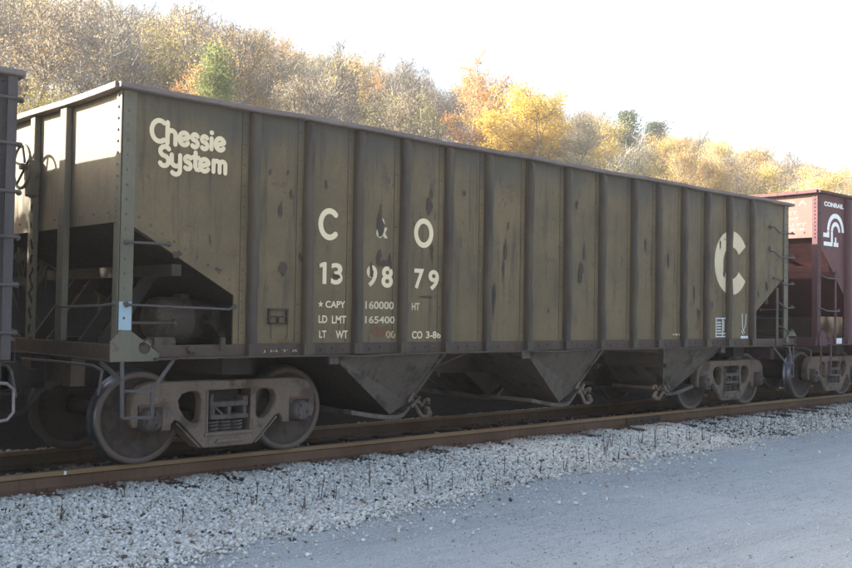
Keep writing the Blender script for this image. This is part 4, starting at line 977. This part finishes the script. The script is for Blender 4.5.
def tri_tube(p, q, r0, r1, n=4):
    d = q-p; L_ = np.linalg.norm(d); d = d/L_; a = np.cross(d, [0, 0, 1.]);
    if np.linalg.norm(a) < .1: a = np.cross(d, [1., 0, 0])
    a /= np.linalg.norm(a); b = np.cross(d, a); t = np.arange(n)*2*np.pi/n
    c = np.cos(t)[:, None]*a + np.sin(t)[:, None]*b
    return np.concatenate([p+c*r0, q+c*r1])
def make_tree(name, seed, H, spread, crown_lo, leaf, nleaf, lsize, ntwig, twig_len, conical=False, dense=0.):
    """one prototype: trunk mesh (trunk and limbs) and crown mesh (twigs and leaves), unit at the origin"""
    rg = np.random.default_rng(seed); V = []; F = []; off = 0; tips = []
    def seg(p, q, r0, r1):
        nonlocal off
        v = tri_tube(p, q, r0, r1); V.append(v)
        F.append(np.array([(i, (i+1) % 4, 4+(i+1) % 4, 4+i) for i in range(4)])+off); off += 8
    def grow(p, d, L_, r, lev):
        n = 3 if lev < 2 else 2
        for i in range(n):
            d = d+rg.normal(0, .13, 3)+np.array([0, 0, .06 if lev else .0]); d /= np.linalg.norm(d)
            q = p+d*L_/n; rr = r*(1-.28*(i+1)/n); seg(p, q, r*(1-.28*i/n), rr)
            if lev >= 1: tips.append(q)
            p = q
            if lev < 3 and (lev > 0 or i > 0 or crown_lo < .3):
                for k in range(rg.integers(1, 3) if lev else 2):
                    az = rg.random()*6.28; s_ = .55+.35*rg.random()
                    side = np.array([math.cos(az), math.sin(az), 0]); nd = d*(1-s_*.8)+side*s_; nd /= np.linalg.norm(nd)
                    grow(p, nd, L_*(.50+.2*rg.random()), rr*.55, lev+1)
        if lev < 3:
            for k in range(2):
                nd = d+rg.normal(0, .35, 3); nd /= np.linalg.norm(nd); grow(p, nd, L_*.6, r*.6, lev+1)
    trunk_h = H*max(crown_lo, .2)
    p0 = np.array([0, 0, -.6]); p1 = np.array([rg.normal(0, .15), rg.normal(0, .15), trunk_h])
    r0 = .011*H+.03; seg(p0, p1, r0, r0*.8)
    if conical:
        seg(p1, np.array([0, 0, H*.97]), r0*.8, .02)
        for k in range(110):
            z = H*(crown_lo+(1-crown_lo)*rg.random()); rad = spread*(1-(z/H-crown_lo)/(1-crown_lo))**.8*(.55+.5*rg.random()); az = rg.random()*6.28
            q = np.array([rad*math.cos(az), rad*math.sin(az), z+.25*rad]); seg(np.array([0, 0, z]), q, .03, .008)
            for u in (.45, .7, .9, 1): tips.append(np.array([0, 0, z])*(1-u)+q*u)
    else:
        grow(p1, np.array([0, 0, 1.]), (H-trunk_h)*.42, r0*.75, 0)
    tips_ = np.array(tips)
    Vt = np.concatenate(V); Ft = np.concatenate(F)
    if not conical:   # squeeze into the wanted height and spread
        hi = np.percentile(tips_[:, 2], 98); sp = np.percentile(np.hypot(tips_[:, 0], tips_[:, 1]), 92)
        def fit(a):
            a = a.copy(); up = a[:, 2] > trunk_h
            a[up, 2] = trunk_h+(a[up, 2]-trunk_h)*(H*.95-trunk_h)/(hi-trunk_h); f = np.where(up, spread/sp, 1); a[:, 0] *= f; a[:, 1] *= f; return a
        Vt = fit(Vt); tips_ = fit(tips_)
    # twigs: slim quads
    cv = []; 
    if ntwig:
        i = rg.integers(0, len(tips_), ntwig); p = tips_[i]+rg.normal(0, .25, (ntwig, 3))
        d = rg.normal(0, .55, (ntwig, 3))+np.array([0, 0, .8]); out = p*[1, 1, 0]; d += .5*out/(np.linalg.norm(out, axis=1, keepdims=True)+.3)
        d /= np.linalg.norm(d, axis=1, keepdims=True); L_ = twig_len*(.5+.9*rg.random((ntwig, 1)))
        a = np.cross(d, rg.normal(0, 1, (ntwig, 3))); a /= np.linalg.norm(a, axis=1, keepdims=True); a *= .018
        q = p+d*L_+rg.normal(0, .06, (ntwig, 3))
        cv.append(np.stack([p-a, p+a, q+a*.35, q-a*.35], 1))
    ntw = ntwig
    if nleaf:
        # leaves gather in clumps round the tips with gaps between
        keep = rg.random(len(tips_)) < (.62+dense); tp = tips_[keep] if keep.sum() > 5 else tips_
        i = rg.integers(0, len(tp), nleaf); cs = .26+.30*rg.random((len(tp), 1))
        p = tp[i]+rg.normal(0, 1, (nleaf, 3))*cs[i]*np.array([1, 1, .7])
        a = rg.normal(0, 1, (nleaf, 3)); a /= np.linalg.norm(a, axis=1, keepdims=True); b = np.cross(a, rg.normal(0, 1, (nleaf, 3))); b /= np.linalg.norm(b, axis=1, keepdims=True)
        s_ = lsize*(.6+.8*rg.random((nleaf, 1)))
        cv.append(np.stack([p-a*s_, p-b*s_*.6, p+a*s_, p+b*s_*.6], 1))
    cv = np.concatenate(cv); nq = len(cv)
    t = thing(name, '', 'tree')
    raw_mesh('trunk', Vt, Ft, M_BARK, True, t)
    cr = raw_mesh('crown', cv.reshape(-1, 3), np.arange(nq*4).reshape(-1, 4), [M_TWIG, LEAVES[leaf] if leaf else M_TWIG], False, t)
    mi = np.zeros(nq, np.int32); mi[ntw:] = 1; cr.data.polygons.foreach_set('material_index', mi)
    return t
PROTO = {
 'bare': [make_tree('bare_tree', 1, 11, 2.5, .28, 'tan', 3800, .045, 1500, .65), make_tree('bare_tree', 2, 11, 2.8, .22, 'olive', 3600, .045, 1700, .7), make_tree('bare_tree', 3, 11, 2.2, .3, 'gold', 4200, .045, 1400, .65)],
 'tan': [make_tree('tan_tree', 4, 11, 2.7, .2, 'tan', 10500, .055, 700, .6), make_tree('tan_tree', 5, 11, 2.5, .25, 'tan', 8000, .055, 900, .6)],
 'gold': [make_tree('gold_tree', 6, 11, 2.8, .2, 'gold', 12500, .06, 500, .6), make_tree('gold_tree', 7, 11, 2.6, .2, 'gold', 9500, .06, 700, .6)],
 'orange': [make_tree('orange_tree', 8, 11, 2.6, .2, 'orange', 8500, .065, 900, .7)],
 'olive': [make_tree('olive_tree', 9, 11, 3.0, .15, 'olive', 9500, .065, 700, .6)],
 'russet': [make_tree('russet_tree', 10, 11, 2.7, .2, 'russet', 7500, .065, 1000, .6)],
 'maple': [make_tree('maple_tree', 11, 15, 4.3, .18, 'yellow', 24000, .085, 600, .6, dense=.1)],
 'bigorange': [make_tree('orange_tree', 12, 17, 3.6, .2, 'orange', 14000, .085, 1500, .7)],
 'cone': [make_tree('young_green_tree', 13, 11, 2.3, .08, 'green', 16000, .065, 300, .4, conical=True, dense=.1)],
 'evergreen': [make_tree('evergreen_tree', 14, 14, 3.0, .15, 'dark', 12000, .13, 300, .6, conical=True, dense=.3)],
}
used = {}
NAMES = {'bare': 'bare_tree', 'tan': 'tan_tree', 'gold': 'gold_tree', 'orange': 'orange_tree', 'olive': 'olive_tree', 'russet': 'russet_tree'}
def plant(kind, x, y, h, label, group=None, rz=None, width=None):
    k = random.randrange(len(PROTO[kind])); pr = PROTO[kind][k]; key = (kind, k)
    t = copy_tree(pr) if key in used else pr; used[key] = 1
    base = {'bare': (11, 11, 11), 'tan': (11, 11), 'gold': (11, 11), 'orange': (11,), 'olive': (11,), 'russet': (11,), 'maple': (15,), 'bigorange': (17,), 'cone': (11,), 'evergreen': (14,)}[kind][k]
    s = h/base; t.location = (x, y, float(hill_z(x, y))-.1); t.rotation_euler.z = random.uniform(0, 6.28) if rz is None else rz
    wd = s*random.uniform(.9, 1.15) if width is None else width*s; t.scale = (wd, wd, s)
    t['label'] = label
    if group: t['group'] = group
    elif 'group' in t: del t['group']
    return t
def at_px(px, y):
    """ground point at depth y that lies in the viewing direction of photo column px"""
    a = CAM_YAW-math.atan((px-426)/CAM_F); return (y+CAM_D)/math.tan(a), y
SPECIAL = []
def special(kind, px, y, top_py, label, width=None, rz=None):
    x, yy = at_px(px, y); a = CAM_YAW-math.atan((px-426)/CAM_F)
    dist = (y+CAM_D)/math.sin(a); depth = dist*math.cos(math.atan((px-426)/CAM_F))
    hz = 284+CAM_F*math.tan(CAM_PIT)+(px-426)*math.tan(CAM_ROLL)
    ztop = CAM_H+(hz-top_py)/CAM_F*depth
    t = plant(kind, x, yy, ztop-float(hill_z(x, yy)), label, None, rz, width); SPECIAL.append((x, yy, px)); return t
special('maple', 535, 36, 80, 'big bright yellow tree with a dense round crown behind the wagon', 1.22)
special('bigorange', 468, 46, 54, 'tall orange tree standing left of the big yellow tree', 1.05)
special('cone', 211, 27, 46, 'small dense green cone shaped tree above the left end of the olive wagon', 1.0)
special('orange', 190, 29, 62, 'small rusty orange tree close to the left side of the green cone shaped tree', .8)
special('russet', 212, 62, 14, 'dark reddish tree on the upper slope above the green cone shaped tree', 1.2)
special('evergreen', 625, 72, 112, 'dark evergreen tree on the ridge right of the big yellow tree, left of two', 1.5)
special('evergreen', 654, 73, 123, 'dark evergreen tree on the ridge right of the big yellow tree, right of two', 1.5)
special('olive', 45, 24, 78, 'yellow green leafy tree low at the left, above the dark wagon end', .85)
GL = {'bare': ('grey nearly leafless tree with fine pale twigs in the wood on the hillside', 'bare grey trees on the hillside'),
      'tan': ('thinly leaved tan brown tree in the wood on the hillside', 'tan trees on the hillside'),
      'gold': ('golden leaved autumn tree with a loose crown in the hillside wood', 'golden trees on the hillside'),
      'orange': ('pale orange leaved tree of middling size in the hillside wood', 'orange trees on the hillside'),
      'olive': ('olive green leafy tree lower than its neighbours in the hillside wood', 'olive trees on the hillside'),
      'russet': ('dull russet brown leaved tree in the hillside wood', 'russet trees on the hillside')}
placed = [(a, b_) for a, b_, _ in SPECIAL]; rt_ = random.Random(5); tries = 0; count = 0
while count < 262 and tries < 30000:
    tries += 1
    px = rt_.uniform(-60, 900); yy = 24+64*rt_.random()**.85; x, _ = at_px(px, yy); dist = math.hypot(x, yy+10)
    sp_ = 3.9 if dist < 80 else 5.0
    if any((x-a)**2+(yy-b_)**2 < sp_*sp_ for a, b_ in placed): continue
    # keep clear lines of sight to the marked trees
    if any(abs(px-p_) < (62 if p_ == 535 else 45) and yy < b_-1 and p_ in (535, 468, 211) for a, b_, p_ in SPECIAL): continue
    if yy < 72 and 600 < px < 678 and yy > 44: continue
    r_ = rt_.random()
    if px < 250: ws = (('bare', .80), ('tan', .91), ('olive', .98), ('gold', .99), ('russet', 1))
    elif px < 450: ws = (('bare', .45), ('tan', .72), ('gold', .82), ('olive', .92), ('orange', 1))
    elif px < 600: ws = (('bare', .30), ('tan', .55), ('gold', .80), ('orange', .93), ('olive', 1))
    else: ws = (('bare', .20), ('tan', .40), ('gold', .80), ('orange', .92), ('olive', 1))
    kind = next(k for k, t_ in ws if r_ <= t_)
    plant(kind, x, yy, min(12.5, (.337*(yy+10)+1.5-float(hill_z(x, yy))))*rt_.uniform(.80, 1.04)*(.85 if kind == 'olive' else 1), *GL[kind], width=rt_.uniform(.95, 1.25)); placed.append((x, yy)); count += 1
# any unused prototype is planted on the slope too
for kind, lst in PROTO.items():
    for k, pr in enumerate(lst):
        if (kind, k) not in used: pr.location = (60, 60, float(hill_z(60, 60))); pr['label'] = GL[kind][0]; pr['group'] = GL[kind][1]

# brush on the bank behind the train, added to keep light from under it, and undergrowth in the wood
def brush(name, n, xr, yr, hmax, mats, weights, seed, size, stem=False):
    rg = np.random.default_rng(seed); x = xr[0]+(xr[1]-xr[0])*rg.random(n); y = yr[0]+(yr[1]-yr[0])*rg.random(n)
    cl = .35+.9*vnoise(x, y, 2.3, seed); z = hill_z(x, y)+hmax*cl*rg.random(n)
    p = np.stack([x, y, z], -1); a = rg.normal(0, 1, (n, 3)); a /= np.linalg.norm(a, axis=1, keepdims=True)
    b = np.cross(a, rg.normal(0, 1, (n, 3))); b /= np.linalg.norm(b, axis=1, keepdims=True); s_ = size*(.6+.8*rg.random((n, 1)))
    st_ = rg.random(n) < (.5 if stem else 0.)
    A = a*s_; B = b*s_*.6
    up = np.stack([rg.normal(0, .25, n), rg.normal(0, .25, n), np.ones(n)], -1)*(1.1+rg.random((n, 1)))*hmax*.22
    A = np.where(st_[:, None], up, A); B = np.where(st_[:, None], b*.02, B)
    q = np.stack([p-A, p-B, p+A, p+B], 1)
    ob = raw_mesh(name, q.reshape(-1, 3), np.arange(n*4).reshape(-1, 4), mats)
    mi = np.where(st_, 0, rg.choice(len(mats), n, p=weights)); ob.data.polygons.foreach_set('material_index', mi.astype(np.int32))
    return struct(ob, 'stuff')
brush('blocker_brush', 120000, (-22, 48), (3.7, 7.6), 1.55, [LEAVES['brown']], [1.], 31, .10, True)
brush('woodland_undergrowth', 130000, (5, 200), (17, 90), 2.8, [LEAVES['brown'], LEAVES['tan'], LEAVES['gold'], LEAVES['olive']], [.40, .30, .15, .15], 32, .08)

# ---------------------------------------------------------------- weeds by the track
M_WEED = leaf_mat('dry_stalk', [(.075, .055, .04), (.10, .075, .05), (.055, .042, .032), (.09, .065, .045)], .1)
M_GRASS = leaf_mat('grass_blade', [(.05, .09, .03), (.07, .12, .04), (.04, .07, .025), (.09, .11, .05)], .3)
wl = 'thin dry brown weed stalk standing in the pale ballast'
def weed_proto(seed):
    rr = random.Random(seed); b = MB(); h = .20
    for q in range(1+seed % 3):
        ox, oy = rr.uniform(-.03, .03)*(q > 0), rr.uniform(-.03, .03)*(q > 0); hh = h*(1 if q == 0 else rr.uniform(.45, .85)); lx, ly = rr.uniform(-.03, .03), rr.uniform(-.03, .03)
        b.tube([(ox*.3, oy*.3, -.03), (ox+lx*.4, oy+ly*.4, hh*.5), (ox+lx, oy+ly, hh)], .0048, 5, 0, .0022)
        for k in range(5):
            u = .45+.11*k; z = hh*u; a = rr.uniform(0, 6.28); l = rr.uniform(.008, .022); cx, cy = ox+lx*u, oy+ly*u
            b.tube([(cx, cy, z), (cx+l*math.cos(a), cy+l*math.sin(a), z+l*1.4)], .0026, 4, 0, .0016)
    return b
wp = [tag(weed_proto(s_).build('dry_weed', M_WEED), wl, 'weed', 'dry weeds in the ballast') for s_ in (3, 1, 2)]
def z_px(px, py, z):
    xn = (px-426)/CAM_F; yn = -(py-284)/CAM_F; d = _fw+_r2*xn+_u2*yn; t_ = (z-CAM_H)/d.z; return Vector((0, -CAM_D, CAM_H))+d*t_
WEEDS = [(182, 530, 1.1), (238, 507, 1.), (252, 514, 1.2), (256, 509, 1.5), (320, 505, 1.5), (335, 505, 1.), (350, 497, .9), (370, 494, 1.9), (430, 497, 1.5), (452, 493, 1.4), (465, 486, .8), (480, 484, .7), (504, 482, 1.6), (517, 470, .8), (528, 468, .9), (555, 468, 1.2), (577, 466, 1.2), (604, 462, 1.8), (607, 455, 1.2), (630, 452, 1.2), (655, 452, 2.0), (686, 448, 1.7), (690, 444, 1.3), (703, 446, 1.4), (716, 440, 1.2), (740, 436, 1.3), (762, 434, 1.2), (771, 430, 1.1), (800, 426, 1.4), (820, 424, 1.3), (836, 424, 1.2), (124, 497, .6), (218, 470, .9), (353, 458, .01), (612, 448, 1.0), (642, 446, .9), (728, 432, .8), (785, 428, 1.0), (60, 520, .8), (150, 515, .7), (290, 500, 1.2), (305, 515, .9), (400, 485, 1.0), (415, 500, 1.3), (440, 474, .9), (495, 490, .9), (540, 478, 1.3), (565, 474, 1.0), (590, 470, 1.5), (618, 464, 1.2), (668, 446, 1.4), (678, 452, .9), (710, 448, 1.0), (752, 440, 1.2), (808, 430, 1.1), (845, 418, 1.2)]
for i, (px, py, h_) in enumerate(WEEDS):
    if h_ < .05: continue
    p_ = z_px(px, py, -.27); p_ = z_px(px, py, float(bed_z(np.array([p_.x]), np.array([p_.y]))[0]))
    o = wp[i] if i < 3 else wp[i % 3].copy()
    if i >= 3: COL.objects.link(o)
    o.location = (p_.x, p_.y, p_.z); o.rotation_euler.z = random.uniform(0, 6.28); o.rotation_euler.x = random.uniform(-.15, .15); s_ = h_*random.uniform(.85, 1.1); o.scale = (1, 1, s_)
def tuft(x, y, n, h, seed, label):
    rr = random.Random(seed); b = MB()
    for k in range(n):
        a = rr.uniform(0, 6.28); l = h*rr.uniform(.5, 1.1); o = rr.uniform(.02, .10); bx, by = x+rr.uniform(-.09, .09), y+rr.uniform(-.05, .05); z0 = -.235
        b.tube([(bx, by, z0), (bx+o*.4*math.cos(a), by+o*.4*math.sin(a), z0+l*.6), (bx+o*1.3*math.cos(a), by+o*1.3*math.sin(a), z0+l)], .004, 4, 0, .001)
    tag(b.build('grass_tuft', M_GRASS), label, 'grass')
tuft(3.98, -.35, 16, .42, 1, 'green grass tuft between the rails below the gap left of the first wheel')
tuft(3.18, -.45, 14, .30, 2, 'green grass tuft between the rails at the left edge of the photo')
tuft(4.45, -.50, 14, .34, 5, 'green grass tuft between the rails close left of the first wheel of the olive wagon')
tuft(9.6, -.35, 14, .20, 6, 'small green grass tuft between the rails below the middle hopper chute')
tuft(7.35, -.40, 12, .20, 3, 'small green grass tuft between the rails below the first hopper chute')
tuft(14.2, -.30, 14, .22, 4, 'small green grass tuft between the rails by the right bogie of the olive wagon')

# ---------------------------------------------------------------- autumn haze
hb = MB(); hb.box(-120, 330, -30, 190, -3, 60)
m = bpy.data.materials.new('haze_air'); m.use_nodes = True; nt = m.node_tree; nt.nodes.clear()
o = nt.nodes.new('ShaderNodeOutputMaterial'); pv = nt.nodes.new('ShaderNodeVolumePrincipled')
pv.inputs['Color'].default_value = (.95, .96, 1, 1); pv.inputs['Density'].default_value = .0006; pv.inputs['Anisotropy'].default_value = .2
nt.links.new(pv.outputs[0], o.inputs['Volume'])
struct(hb.build('haze', m), 'stuff')
